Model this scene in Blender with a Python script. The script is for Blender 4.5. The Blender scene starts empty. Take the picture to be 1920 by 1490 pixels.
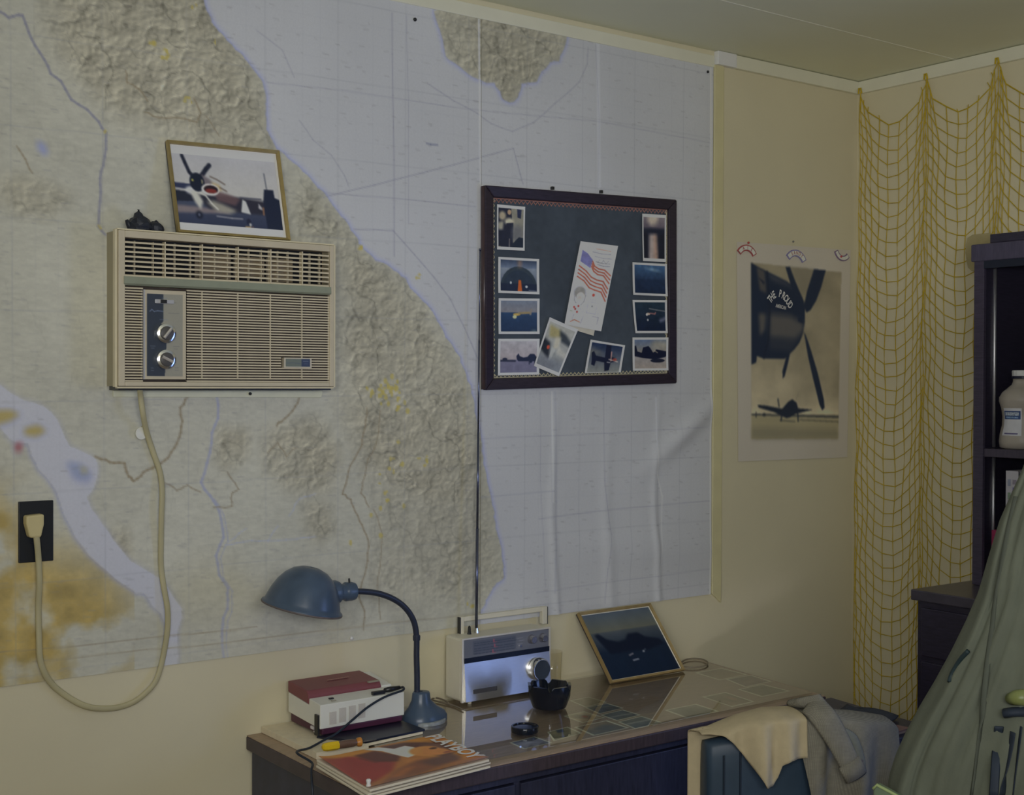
import bpy, bmesh, math, random
import numpy as np
from mathutils import Vector, Matrix

random.seed(7)
RNG = np.random.RandomState(11)
SC = bpy.context.scene
COL = SC.collection
PI = math.pi

# ------------------------------------------------------------------ camera
F_PX = 2446.3
_vx = np.array([3294.0, 14.0, F_PX]); _vx /= np.linalg.norm(_vx)
_vy = np.array([-1817.0, 32.0, F_PX]); _vy -= _vx * (_vx @ _vy); _vy /= np.linalg.norm(_vy)
_vz = np.cross(_vy, _vx)
if _vz[1] < 0: _vz = -_vz
ROT = np.stack([_vx, _vy, _vz])            # world axes x (right, up, forward) of the camera
EYE = np.array([0.0, -2.664, 1.535])
cam = bpy.data.objects.new('camera', bpy.data.cameras.new('camera'))
COL.objects.link(cam)
cam.data.sensor_fit = 'HORIZONTAL'; cam.data.sensor_width = 36.0
cam.data.lens = 36.0 * F_PX / 1920.0
cam.data.clip_start = 0.02
_m = Matrix.Identity(4)
for i in range(3):
    _m[i][0] = ROT[i, 0]; _m[i][1] = ROT[i, 1]; _m[i][2] = -ROT[i, 2]; _m[i][3] = EYE[i]
cam.matrix_world = _m
SC.camera = cam

# ------------------------------------------------------------------ world, lights, exposure
world = bpy.data.worlds.new('world'); SC.world = world
world.use_nodes = True
world.node_tree.nodes['Background'].inputs[0].default_value = (0.75, 0.85, 1.0, 1)
world.node_tree.nodes['Background'].inputs[1].default_value = 0.3

def area_light(name, loc, target, power, size, color, size_y=None, spread=180):
    d = bpy.data.lights.new(name, 'AREA'); d.energy = power; d.color = color; d.size = size
    if size_y: d.shape = 'RECTANGLE'; d.size_y = size_y
    d.spread = math.radians(spread)
    o = bpy.data.objects.new(name, d); COL.objects.link(o)
    o.location = loc
    o.rotation_euler = (Vector(target) - Vector(loc)).to_track_quat('-Z', 'Y').to_euler()
    return o

area_light('camera_flash', (0.05, -2.80, 1.66), (2.75, 0.0, 1.76), 11.2, 1.6, (0.98, 1.0, 1.02), size_y=0.32, spread=115)
area_light('window_daylight', (3.30, -2.25, 1.0), (0.0, -2.25, 1.0), 15.0, 0.8, (0.26, 0.42, 1.0), size_y=1.4)
SC.cycles.blur_glossy = 0.0

_g = bpy.data.lights.new('warm_fill', 'POINT'); _g.energy = 9.5; _g.color = (1.0, 0.93, 0.78); _g.shadow_soft_size = 0.2  # added point fill without a fixture, brightening the ceiling and walls
_go = bpy.data.objects.new('warm_fill', _g); COL.objects.link(_go); _go.location = (0.6, -2.75, 2.0)

SC.view_settings.view_transform = 'Standard'
SC.view_settings.look = 'None'
SC.view_settings.exposure = 0.0
SC.view_settings.gamma = 1.0
SC.view_settings.use_curve_mapping = False

# ------------------------------------------------------------------ survey helpers: photo reading -> point on a known plane of the room
def _ray(u, v): return ROT @ np.array([u - 960.0, -(v - 745.0), F_PX])
def on_y(u, v, y=0.0):
    d = _ray(u, v); return EYE + d * ((y - EYE[1]) / d[1])
def on_z(u, v, z):
    d = _ray(u, v); return EYE + d * ((z - EYE[2]) / d[2])
def on_x(u, v, x):
    d = _ray(u, v); return EYE + d * ((x - EYE[0]) / d[0])

# ------------------------------------------------------------------ materials (all node based)
KALB = 2.3                                  # appearance in the photo -> surface albedo near the middle of the wall
def lin(c):
    c = np.asarray(c, float) / 255.0
    return np.where(c <= 0.04045, c / 12.92, ((c + 0.055) / 1.055) ** 2.4)
def alb(c, k=KALB): return np.clip(lin(c) * k, 0.0, 0.86)

MATS = {}
def mat(name, c, rough=0.6, metal=0.0, k=KALB, var=0.08, scale=30.0, bump=0.0, bscale=80.0, spec=0.4, stretch=None, detail=4.0, coat=0.0):
    """principled material whose colour wanders a little with a noise texture; c is sRGB 0-255"""
    if name in MATS: return MATS[name]
    m = bpy.data.materials.new(name); m.use_nodes = True
    nt = m.node_tree; N = nt.nodes; L = nt.links
    p = N['Principled BSDF']
    a = alb(c, k)
    tc = N.new('ShaderNodeTexCoord'); mp = N.new('ShaderNodeMapping')
    if stretch: mp.inputs['Scale'].default_value = stretch
    L.new(tc.outputs['Object'], mp.inputs['Vector'])
    nz = N.new('ShaderNodeTexNoise'); nz.inputs['Scale'].default_value = scale; nz.inputs['Detail'].default_value = detail
    L.new(mp.outputs['Vector'], nz.inputs['Vector'])
    r = N.new('ShaderNodeValToRGB')
    lo = np.clip(a * (1 - var), 0, 1); hi = np.clip(a * (1 + var), 0, 1)
    r.color_ramp.elements[0].position = 0.3; r.color_ramp.elements[1].position = 0.7
    r.color_ramp.elements[0].color = (*lo, 1); r.color_ramp.elements[1].color = (*hi, 1)
    L.new(nz.outputs['Fac'], r.inputs['Fac']); L.new(r.outputs['Color'], p.inputs['Base Color'])
    p.inputs['Roughness'].default_value = rough; p.inputs['Metallic'].default_value = metal
    p.inputs['Specular IOR Level'].default_value = spec
    if coat: p.inputs['Coat Weight'].default_value = coat; p.inputs['Coat Roughness'].default_value = 0.08
    if bump:
        b = N.new('ShaderNodeBump'); b.inputs['Strength'].default_value = bump; b.inputs['Distance'].default_value = 0.002
        n2 = N.new('ShaderNodeTexNoise'); n2.inputs['Scale'].default_value = bscale; n2.inputs['Detail'].default_value = 6
        L.new(mp.outputs['Vector'], n2.inputs['Vector']); L.new(n2.outputs['Fac'], b.inputs['Height'])
        L.new(b.outputs['Normal'], p.inputs['Normal'])
    MATS[name] = m
    return m

def print_mat(name, rough=0.5, spec=0.3, grain=0.05, gscale=400.0, coat=0.0):
    """flat print: colour comes from the sheet's own colour attribute, a noise gives paper grain"""
    if name in MATS: return MATS[name]
    m = bpy.data.materials.new(name); m.use_nodes = True
    N = m.node_tree.nodes; L = m.node_tree.links; p = N['Principled BSDF']
    a = N.new('ShaderNodeAttribute'); a.attribute_name = 'ink'
    tc = N.new('ShaderNodeTexCoord'); nz = N.new('ShaderNodeTexNoise'); nz.inputs['Scale'].default_value = gscale
    L.new(tc.outputs['Object'], nz.inputs['Vector'])
    mr = N.new('ShaderNodeMapRange'); mr.inputs['To Min'].default_value = 1 - grain; mr.inputs['To Max'].default_value = 1 + grain
    L.new(nz.outputs['Fac'], mr.inputs['Value'])
    mx = N.new('ShaderNodeVectorMath'); mx.operation = 'SCALE'
    L.new(a.outputs['Color'], mx.inputs[0]); L.new(mr.outputs['Result'], mx.inputs['Scale'])
    L.new(mx.outputs['Vector'], p.inputs['Base Color'])
    p.inputs['Roughness'].default_value = rough; p.inputs['Specular IOR Level'].default_value = spec
    if coat: p.inputs['Coat Weight'].default_value = coat; p.inputs['Coat Roughness'].default_value = 0.05
    MATS[name] = m
    return m

def sheet_glass(name, tint=(1, 1, 1), rough=0.0, boost=1.0):
    """thin pane: clear straight through, mirror-like by Fresnel"""
    if name in MATS: return MATS[name]
    m = bpy.data.materials.new(name); m.use_nodes = True
    N = m.node_tree.nodes; L = m.node_tree.links; N.clear()
    o = N.new('ShaderNodeOutputMaterial'); t = N.new('ShaderNodeBsdfTransparent'); g = N.new('ShaderNodeBsdfGlossy')
    fr = N.new('ShaderNodeFresnel'); fr.inputs['IOR'].default_value = 1.52
    nz = N.new('ShaderNodeTexNoise'); nz.inputs['Scale'].default_value = 12
    rr = N.new('ShaderNodeMapRange'); rr.inputs['To Min'].default_value = rough * 0.7; rr.inputs['To Max'].default_value = rough * 1.3
    L.new(nz.outputs['Fac'], rr.inputs['Value']); L.new(rr.outputs['Result'], g.inputs['Roughness'])
    mm = N.new('ShaderNodeMath'); mm.operation = 'MULTIPLY'; mm.use_clamp = True; mm.inputs[1].default_value = boost
    mx = N.new('ShaderNodeMixShader')
    t.inputs['Color'].default_value = (*tint, 1)
    ge = N.new('ShaderNodeNewGeometry'); iv = N.new('ShaderNodeMath'); iv.operation = 'SUBTRACT'; iv.inputs[0].default_value = 1.0
    L.new(ge.outputs['Backfacing'], iv.inputs[1]); m2 = N.new('ShaderNodeMath'); m2.operation = 'MULTIPLY'
    L.new(fr.outputs[0], mm.inputs[0]); L.new(mm.outputs[0], m2.inputs[0]); L.new(iv.outputs[0], m2.inputs[1]); L.new(m2.outputs[0], mx.inputs[0])
    L.new(t.outputs[0], mx.inputs[1]); L.new(g.outputs[0], mx.inputs[2]); L.new(mx.outputs[0], o.inputs['Surface'])
    MATS[name] = m
    return m

# ------------------------------------------------------------------ object helpers
def tag(o, label=None, cat=None, group=None, kind=None):
    if label: o['label'] = label
    if cat: o['category'] = cat
    if group: o['group'] = group
    if kind: o['kind'] = kind
    return o
def empty(name, loc, label, cat, group=None, rz=0.0):
    o = bpy.data.objects.new(name, None); COL.objects.link(o); o.empty_display_size = 0.02
    o.location = loc; o.rotation_euler = (0, 0, rz)
    return tag(o, label, cat, group)
def link_mesh(name, me, m, parent=None, loc=None):
    o = bpy.data.objects.new(name, me); COL.objects.link(o)
    if m is not None and not me.materials:
        for q in (m if isinstance(m, (list, tuple)) else [m]): me.materials.append(q)
    if parent is not None:
        o.parent = parent
    if loc is not None: o.location = loc
    return o

class MB:
    """collects shapes for one mesh object; coordinates are local to 'origin' (world point)"""
    def __init__(self, origin=(0, 0, 0)):
        self.v = []; self.f = []; self.mi = []; self.o = np.array(origin, float)
    def add(self, vs, fs, mi=0):
        b = len(self.v)
        self.v += [tuple(float(x) for x in p) for p in vs]
        self.f += [tuple(i + b for i in q) for q in fs]; self.mi += [mi] * len(fs)
        return self
    def box(self, a, b, mi=0):
        x0, y0, z0 = a; x1, y1, z1 = b
        vs = [(x0, y0, z0), (x1, y0, z0), (x1, y1, z0), (x0, y1, z0), (x0, y0, z1), (x1, y0, z1), (x1, y1, z1), (x0, y1, z1)]
        return self.add(vs, [(0, 3, 2, 1), (4, 5, 6, 7), (0, 1, 5, 4), (1, 2, 6, 5), (2, 3, 7, 6), (3, 0, 4, 7)], mi)
    def prism(self, poly, axis, a, b, mi=0):
        """polygon (2D, in the plane across axis) extruded from a to b along axis 'x','y','z'"""
        def P(p, t):
            return {'x': (t, p[0], p[1]), 'y': (p[0], t, p[1]), 'z': (p[0], p[1], t)}[axis]
        n = len(poly)
        vs = [P(p, a) for p in poly] + [P(p, b) for p in poly]
        fs = [tuple(range(n))[::-1], tuple(range(n, 2 * n))] + [(i, (i + 1) % n, n + (i + 1) % n, n + i) for i in range(n)]
        return self.add(vs, fs, mi)
    def lathe(self, prof, base=(0, 0, 0), axis=(0, 0, 1), n=24, mi=0, rmod=None, zmod=None):
        """prof: list of (radius, height) from base along axis"""
        ax = Vector(axis).normalized(); q = ax.to_track_quat('Z', 'Y').to_matrix()
        B = Vector(base); vs = []; fs = []
        for j, (r, h) in enumerate(prof):
            for i in range(n):
                a = 2 * PI * i / n
                rr = r * (rmod(a, j) if rmod else 1); hh = h + (zmod(a, j) if zmod else 0)
                vs.append(B + q @ Vector((rr * math.cos(a), rr * math.sin(a), hh)))
        for j in range(len(prof) - 1):
            for i in range(n):
                k = (i + 1) % n
                fs.append((j * n + i, j * n + k, (j + 1) * n + k, (j + 1) * n + i))
        fs.append(tuple(range(n))[::-1]); m_ = (len(prof) - 1) * n; fs.append(tuple(range(m_, m_ + n)))
        return self.add(vs, fs, mi)
    def tube(self, pts, r, n=8, mi=0, flat=1.0, up=(0, 0, 1)):
        """round (or flattened) tube along points; r number or list"""
        P = [Vector(p) for p in pts]; m = len(P)
        R = r if isinstance(r, (list, tuple)) else [r] * m
        vs = []; fs = []; ref = Vector(up)
        for j in range(m):
            d = (P[min(j + 1, m - 1)] - P[max(j - 1, 0)]).normalized()
            s = d.cross(ref)
            if s.length < 1e-4: s = d.cross(Vector((1, 0, 0)))
            s.normalize(); t = s.cross(d).normalized()
            for i in range(n):
                a = 2 * PI * i / n
                vs.append(P[j] + s * (R[j] * math.cos(a)) + t * (R[j] * flat * math.sin(a)))
        for j in range(m - 1):
            for i in range(n):
                k = (i + 1) % n
                fs.append((j * n + i, j * n + k, (j + 1) * n + k, (j + 1) * n + i))
        fs.append(tuple(range(n))[::-1]); b = (m - 1) * n; fs.append(tuple(range(b, b + n)))
        return self.add(vs, fs, mi)
    def grid(self, fn, nu, nv, mi=0):
        vs = [fn(i / (nu - 1), j / (nv - 1)) for j in range(nv) for i in range(nu)]
        fs = [(j * nu + i, j * nu + i + 1, (j + 1) * nu + i + 1, (j + 1) * nu + i) for j in range(nv - 1) for i in range(nu - 1)]
        return self.add(vs, fs, mi)
    def move(self, M):
        self.v = [tuple(M @ Vector(p)) for p in self.v]; return self
    def mesh(self, name, smooth=False):
        me = bpy.data.meshes.new(name)
        vs = [(p[0] - self.o[0], p[1] - self.o[1], p[2] - self.o[2]) for p in self.v]
        me.from_pydata(vs, [], self.f)
        bm = bmesh.new(); bm.from_mesh(me); bmesh.ops.recalc_face_normals(bm, faces=bm.faces); bm.to_mesh(me); bm.free()
        me.polygons.foreach_set('material_index', self.mi)
        if smooth: me.polygons.foreach_set('use_smooth', [True] * len(me.polygons))
        me.update()
        return me
    def build(self, name, m, parent=None, smooth=False, bevel=0.0, solid=0.0, subsurf=0, auto=False):
        if parent is not None and not np.any(self.o): self.o = np.array(world_loc(parent))
        o = link_mesh(name, self.mesh(name, smooth), m, parent)
        if parent is None: o.location = self.o
        elif np.any(self.o):
            o.location = Vector(self.o) - Vector(world_loc(parent))
        if solid:
            s = o.modifiers.new('solid', 'SOLIDIFY'); s.thickness = solid; s.offset = 0
        if bevel:
            b = o.modifiers.new('bevel', 'BEVEL'); b.width = bevel; b.segments = 2; b.limit_method = 'ANGLE'
        if subsurf:
            s = o.modifiers.new('sub', 'SUBSURF'); s.levels = subsurf; s.render_levels = subsurf
        if auto:
            me = o.data
            me.polygons.foreach_set('use_smooth', [True] * len(me.polygons))
            try: me.set_sharp_from_angle(angle=math.radians(35))
            except Exception: pass
        return o
def world_loc(o):
    p = Vector((0, 0, 0))
    while o is not None:
        p = p + o.location; o = o.parent
    return p

# ------------------------------------------------------------------ painting of flat prints (numpy raster -> colour attribute on a fine grid)
def vnoise(h, w, sy, sx, seed):
    r = np.random.RandomState(seed)
    gy, gx = int(h / sy) + 3, int(w / sx) + 3
    g = r.rand(gy, gx)
    y = np.arange(h) / sy; x = np.arange(w) / sx
    yi = y.astype(int); xi = x.astype(int); fy = y - yi; fx = x - xi
    fy = (fy * fy * (3 - 2 * fy))[:, None]; fx = (fx * fx * (3 - 2 * fx))[None, :]
    a = g[yi][:, xi]; b = g[yi][:, xi + 1]; c = g[yi + 1][:, xi]; d = g[yi + 1][:, xi + 1]
    return (a * (1 - fx) + b * fx) * (1 - fy) + (c * (1 - fx) + d * fx) * fy
def fbm(h, w, s, seed, oct=4, an=1.0):
    o = np.zeros((h, w)); amp = 1.0; t = 0
    for i in range(oct):
        o += amp * vnoise(h, w, max(s * an, 1.01), max(s, 1.01), seed + i * 17); t += amp; amp *= 0.5; s *= 0.5
    return o / t
def box_blur(a, r):
    for ax in (0, 1):
        k = 2 * r + 1
        pad = [(0, 0)] * a.ndim; pad[ax] = (r + 1, r)
        c = np.cumsum(np.pad(a, pad, mode='edge'), axis=ax)
        hi = [slice(None)] * a.ndim; lo = [slice(None)] * a.ndim
        hi[ax] = slice(k, None); lo[ax] = slice(0, -k)
        a = (c[tuple(hi)] - c[tuple(lo)]) / k
    return a
class Canvas:
    """sRGB raster, row 0 at the top; coordinates passed through fn into pixels"""
    def __init__(self, w, h, bg, fx=None, ls=1):
        self.w, self.h = w, h; self.ls = ls
        self.a = np.empty((h, w, 3)); self.a[:] = bg
        self.fx = fx or (lambda p: (p[0] * (w - 1), p[1] * (h - 1)))
    def _pts(self, pts): return np.array([self.fx(p) for p in pts], float)
    def poly_mask(self, pts, soft=1):
        P = self._pts(pts)
        x0 = max(int(P[:, 0].min()) - 4, 0); x1 = min(int(P[:, 0].max()) + 5, self.w)
        y0 = max(int(P[:, 1].min()) - 4, 0); y1 = min(int(P[:, 1].max()) + 5, self.h)
        if x1 <= x0 or y1 <= y0: return None
        m = 0
        for oy in (-.25, .25):
            for ox in (-.25, .25):
                X, Y = np.meshgrid(np.arange(x0, x1) + ox, np.arange(y0, y1) + oy)
                ins = np.zeros(X.shape, bool)
                n = len(P)
                for i in range(n):
                    xa, ya = P[i]; xb, yb = P[(i + 1) % n]
                    if ya == yb: continue
                    c = (ya > Y) != (yb > Y)
                    ins ^= c & (X < (xb - xa) * (Y - ya) / (yb - ya) + xa)
                m = m + ins * 0.25
        if soft > 1: m = box_blur(m, soft * self.ls)
        return m, (slice(y0, y1), slice(x0, x1))
    def _mix(self, m, s, c, al=1.0):
        m = (m * al)[..., None]
        self.a[s] = self.a[s] * (1 - m) + np.asarray(c, float) * m
    def poly(self, c, pts, al=1.0, soft=1):
        r = self.poly_mask(pts, soft)
        if r: self._mix(r[0], r[1], c, al)
        return self
    def line(self, c, w, pts, al=1.0):
        P = self._pts(pts); w = w * self.ls
        for i in range(len(P) - 1):
            a, b = P[i], P[i + 1]
            x0 = max(int(min(a[0], b[0]) - w - 2), 0); x1 = min(int(max(a[0], b[0]) + w + 3), self.w)
            y0 = max(int(min(a[1], b[1]) - w - 2), 0); y1 = min(int(max(a[1], b[1]) + w + 3), self.h)
            if x1 <= x0 or y1 <= y0: continue
            X, Y = np.meshgrid(np.arange(x0, x1), np.arange(y0, y1))
            d = b - a; L = max(d @ d, 1e-9)
            t = np.clip(((X - a[0]) * d[0] + (Y - a[1]) * d[1]) / L, 0, 1)
            q = np.hypot(X - a[0] - t * d[0], Y - a[1] - t * d[1])
            self._mix(np.clip(w / 2 + 0.5 - q, 0, 1), (slice(y0, y1), slice(x0, x1)), c, al)
        return self
    def ell(self, c, cx, cy, rx, ry, al=1.0, soft=1):
        pts = [(cx + rx * math.cos(t), cy + ry * math.sin(t)) for t in np.linspace(0, 2 * PI, 29)[:-1]]
        return self.poly(c, pts, al, soft)
    def grad(self, c0, c1, y0=0.0, y1=1.0):
        t = np.clip((np.arange(self.h) / max(self.h - 1, 1) - y0) / (y1 - y0), 0, 1)[:, None, None]
        s = slice(int(y0 * self.h), int(math.ceil(y1 * self.h)))
        g = np.asarray(c0, float) * (1 - t) + np.asarray(c1, float) * t
        self.a[s] = np.broadcast_to(g, self.a.shape)[s]
        return self
    def noise(self, amp, s, seed, an=1.0):
        self.a *= 1 + amp * (fbm(self.h, self.w, s, seed, 4, an) - 0.5)[..., None] * 2
        return self
    def blur(self, r):
        self.a = box_blur(self.a, r); return self
    def border(self, c, t):
        """t: border as (left, top, right, bottom) fractions"""
        l, tp, r, b = t
        self.a[:int(round(tp * self.h))] = c; self.a[self.h - int(round(b * self.h)):] = c
        self.a[:, :int(round(l * self.w))] = c; self.a[:, self.w - int(round(r * self.w)):] = c
        return self

def sheet_mesh(name, cv, quad, k=KALB, relief=None):
    """grid of vertices carrying the canvas colours; quad = world corners tl, tr, br, bl; relief(u,v) -> offset along normal"""
    w, h = cv.w, cv.h
    tl, tr, br, bl = [np.array(q, float) for q in quad]
    u = np.linspace(0, 1, w)[None, :, None]; v = np.linspace(0, 1, h)[:, None, None]
    P = (tl * (1 - u) + tr * u) * (1 - v) + (bl * (1 - u) + br * u) * v
    nrm = np.cross(bl - tl, tr - tl); nrm /= np.linalg.norm(nrm)
    if relief is not None:
        P = P + relief(u[..., 0] + 0 * v[..., 0], v[..., 0] + 0 * u[..., 0])[..., None] * nrm
    me = bpy.data.meshes.new(name)
    nv = w * h; idx = np.arange(nv).reshape(h, w)
    q = np.stack([idx[:-1, :-1], idx[1:, :-1], idx[1:, 1:], idx[:-1, 1:]], -1).reshape(-1)
    nf = (w - 1) * (h - 1)
    org = (tl + tr + br + bl) / 4
    me.vertices.add(nv); me.vertices.foreach_set('co', (P - org).reshape(-1).astype(np.float32))
    me.loops.add(nf * 4); me.loops.foreach_set('vertex_index', q.astype(np.int32))
    me.polygons.add(nf)
    me.polygons.foreach_set('loop_start', np.arange(0, nf * 4, 4, dtype=np.int32))
    try: me.polygons.foreach_set('loop_total', np.full(nf, 4, dtype=np.int32))
    except Exception: pass
    me.update(calc_edges=True)
    at = me.attributes.new('ink', 'FLOAT_COLOR', 'POINT')
    c = np.ones((nv, 4), np.float32)
    c[:, :3] = np.clip(lin(np.clip(cv.a, 0, 255)) * k, 0, 0.86).reshape(-1, 3)
    at.data.foreach_set('color', c.reshape(-1))
    me.polygons.foreach_set('use_smooth', np.ones(nf, bool))
    me.validate()
    return me, org
def sheet(name, cv, quad, m, parent=None, k=KALB, relief=None):
    me, org = sheet_mesh(name, cv, quad, k, relief)
    o = link_mesh(name, me, m, parent)
    o.location = org if parent is None else Vector(org) - Vector(world_loc(parent))
    return o

# ------------------------------------------------------------------ lettering (built-in font, flattened to a mesh)
def glyphs(text, size, bold=0.0):
    cu = bpy.data.curves.new('glyphs', 'FONT'); cu.body = text; cu.size = size; cu.align_x = 'CENTER'; cu.align_y = 'CENTER'
    cu.resolution_u = 3; cu.extrude = 0.0; cu.offset = bold
    ob = bpy.data.objects.new('glyphs', cu); COL.objects.link(ob)
    dg = bpy.context.evaluated_depsgraph_get()
    me = bpy.data.meshes.new_from_object(ob.evaluated_get(dg))
    vs = [tuple(v.co) for v in me.vertices]; fs = [tuple(p.vertices) for p in me.polygons]
    bpy.data.objects.remove(ob); bpy.data.curves.remove(cu); bpy.data.meshes.remove(me)
    return vs, fs
def lettering(mb, text, size, centre, xdir, ydir, sx=1.0, mi=0, bold=0.0):
    vs, fs = glyphs(text, size, bold)
    c = np.array(centre, float); X = np.array(xdir, float); Y = np.array(ydir, float)
    X /= np.linalg.norm(X); Y /= np.linalg.norm(Y)
    mb.add([c + X * p[0] * sx + Y * p[1] for p in vs], fs, mi)
    return mb

# ================================================================== THE SETTING
XR = 3.333; ZC = 2.49; XL = -1.7; YF = -4.2
M_wall = mat('cream_wall_paint', (157, 151, 129), 0.75, var=0.03, scale=3.0, bump=0.08, bscale=140, spec=0.2)
M_trim = mat('gloss_cream_trim', (166, 163, 148), 0.35, var=0.03, scale=9.0, spec=0.4)
M_batten = mat('yellowed_batten', (156, 150, 118), 0.45, var=0.05, scale=14.0)
M_ceil = mat('ceiling_paint', (172, 165, 146), 0.6, var=0.03, scale=2.5, spec=0.3)
M_floor = mat('floor_linoleum', (96, 84, 66), 0.5, var=0.15, scale=20.0)

def struct(name, mb, m, **kw):
    o = mb.build(name, m, **kw); o['kind'] = 'structure'; return o
struct('wall_back', MB((0.8, 0, 1.2)).box((XL, 0, 0), (XR + 0.1, 0.1, ZC + 0.1)), M_wall)
struct('wall_right', MB((XR, -2, 1.2)).box((XR, YF, 0), (XR + 0.1, 0.0, ZC + 0.1)), M_wall)
struct('wall_left', MB((XL, -2, 1.2)).box((XL - 0.1, YF, 0), (XL, 0.0, ZC + 0.1)), M_wall)
struct('wall_front', MB((0.8, YF, 1.2)).box((XL - 0.1, YF - 0.1, 0), (XR + 0.1, YF, ZC + 0.1)), M_wall)
struct('floor', MB((0.8, -2, 0)).box((XL - 0.1, YF - 0.1, -0.1), (XR + 0.1, 0.1, 0)), M_floor)
ceiling = struct('ceiling', MB((0.8, -2, ZC)).box((XL - 0.1, YF - 0.1, ZC + 0.004), (XR + 0.1, 0.1, ZC + 0.1)), M_ceil)
_y = 0.0; _edges = [0.0, -0.362, -1.58, -2.80, -4.02, YF]
for a, b in zip(_edges[:-1], _edges[1:]):
    MB().box((XL, b + 0.0012, ZC - 0.001), (XR, a - 0.0012, ZC + 0.006)).build('ceiling_panel', M_ceil, ceiling)
# narrow raised paint ridge in the joint between two ceiling panels
MB().tube([(1.2, -0.362, ZC - 0.001), (2.2, -0.363, ZC - 0.001), (3.33, -0.36, ZC - 0.001)], 0.0030, 6, flat=0.5).build('joint_ridge', M_trim, ceiling)
# crown strips
struct('trim_1', MB((1, 0, 2.45)).box((XL, -0.006, 2.441), (2.692, 0.0, 2.475)), M_trim, bevel=0.002)
struct('trim_2', MB((3, 0, 2.45)).box((2.772, -0.014, 2.449), (XR, 0.0, 2.487)), M_trim, bevel=0.002)
struct('trim_3', MB((XR, -1, 2.45)).box((XR - 0.014, YF, 2.449), (XR, -0.014, 2.487)), M_trim, bevel=0.002)
struct('trim_4', MB((2.73, 0, 2.45)).box((2.694, -0.018, 2.449), (2.771, 0.0, 2.488)), mat('lit_trim_block', (176, 178, 182), 0.4, var=0.02), bevel=0.002)  # paler colour painted for the crown end that faces the light
# upright batten with a mitred lower end beside the chart
struct('trim_5', MB((2.71, 0, 1.6)).prism([(2.690, 2.449), (2.727, 2.449), (2.727, 0.906), (2.690, 0.936)], 'y', -0.009, 0.0), M_batten, bevel=0.0015)

wf = MB((XR, -2.25, .3))
for a, b in (((-2.70, .25), (-2.65, 1.75)), ((-1.85, .25), (-1.80, 1.75)), ((-2.65, .25), (-1.85, .30)), ((-2.65, 1.70), (-1.85, 1.75)), ((-2.262, .30), (-2.238, 1.70))):
    wf.box((XR - .05, a[0], a[1]), (XR, b[0], b[1]))
struct('window_1', wf, M_trim, bevel=.003)

# ================================================================== THE WALL CHART
def wx(u, v):
    p = on_y(u, v); return p[0], p[2]
MX0, MX1, MZ0, MZ1 = 0.18, 2.689, 0.934, 2.441
STEP = 0.003
MW, MH = int((MX1 - MX0) / STEP), int((MZ1 - MZ0) / STEP)
def map_fx(p):
    X, Z = wx(p[0], p[1])
    return ((X - MX0) / (MX1 - MX0) * (MW - 1), (MZ1 - Z) / (MZ1 - MZ0) * (MH - 1))
SEA = (151, 152, 155); LAND = (154, 153, 142); WATER = (152, 153, 161); LAV = (128, 132, 170)
cv = Canvas(MW, MH, SEA, map_fx)
gx = MX0 + (np.arange(MW) + .5) * STEP; gz = MZ1 - (np.arange(MH) + .5) * STEP
GX, GZ = np.meshgrid(gx, gz)
coast = [(372, -60), (383, 0), (392, 30), (402, 48), (425, 75), (450, 100), (472, 128), (492, 152), (500, 188), (498, 215), (500, 242), (520, 280), (548, 304), (580, 332), (604, 358), (622, 385), (645, 412), (665, 440), (678, 465), (705, 487), (738, 505), (758, 522), (775, 545), (800, 572), (818, 600), (835, 632), (860, 670), (872, 700), (884, 735), (893, 790), (902, 830), (908, 870), (916, 920), (926, 960), (931, 990), (940, 1030), (946, 1062), (944, 1082), (925, 1102), (912, 1125), (900, 1150), (880, 1200)]
def jitter(pts, amp, n, seed):
    r = np.random.RandomState(seed); out = []
    for (x0, y0), (x1, y1) in zip(pts[:-1], pts[1:]):
        for k in range(n):
            t = k / n
            out.append((x0 + (x1 - x0) * t + r.uniform(-amp, amp), y0 + (y1 - y0) * t + r.uniform(-amp, amp)))
    out.append(pts[-1]); return out
coast = jitter(coast, 2.2, 3, 3)
land_poly = coast + [(880, 1400), (-400, 1500), (-400, -80)]
isle = jitter([(812, 20), (822, 55), (832, 95), (838, 113), (862, 128), (882, 145), (900, 152), (925, 158), (937, 172), (944, 187), (955, 192), (968, 190), (972, 176), (980, 160), (1004, 155), (1014, 135), (1030, 120), (1048, 116), (1056, 98), (1062, 72), (1064, 40), (1064, 10), (900, -20)], 2.0, 2, 5)
lm = cv.poly_mask(land_poly, 1); im = cv.poly_mask(isle, 1)
def full(r):
    z = np.zeros((MH, MW)); 
    if r: z[r[1]] = r[0]
    return z
LM = np.clip(full(lm) + full(im), 0, 1)
# shallow water fringe on the sea side
fr = box_blur(LM, 4); fr = np.clip(fr * 2.0, 0, 1) * (1 - LM)
cv.a = cv.a * (1 - 0.5 * fr[..., None]) + np.array(LAV) * 0.5 * fr[..., None]
n1 = fbm(MH, MW, 60, 1); n2 = fbm(MH, MW, 14, 2)
landc = np.array(LAND) * (0.96 + 0.10 * (n1 - 0.5))[..., None]
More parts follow.
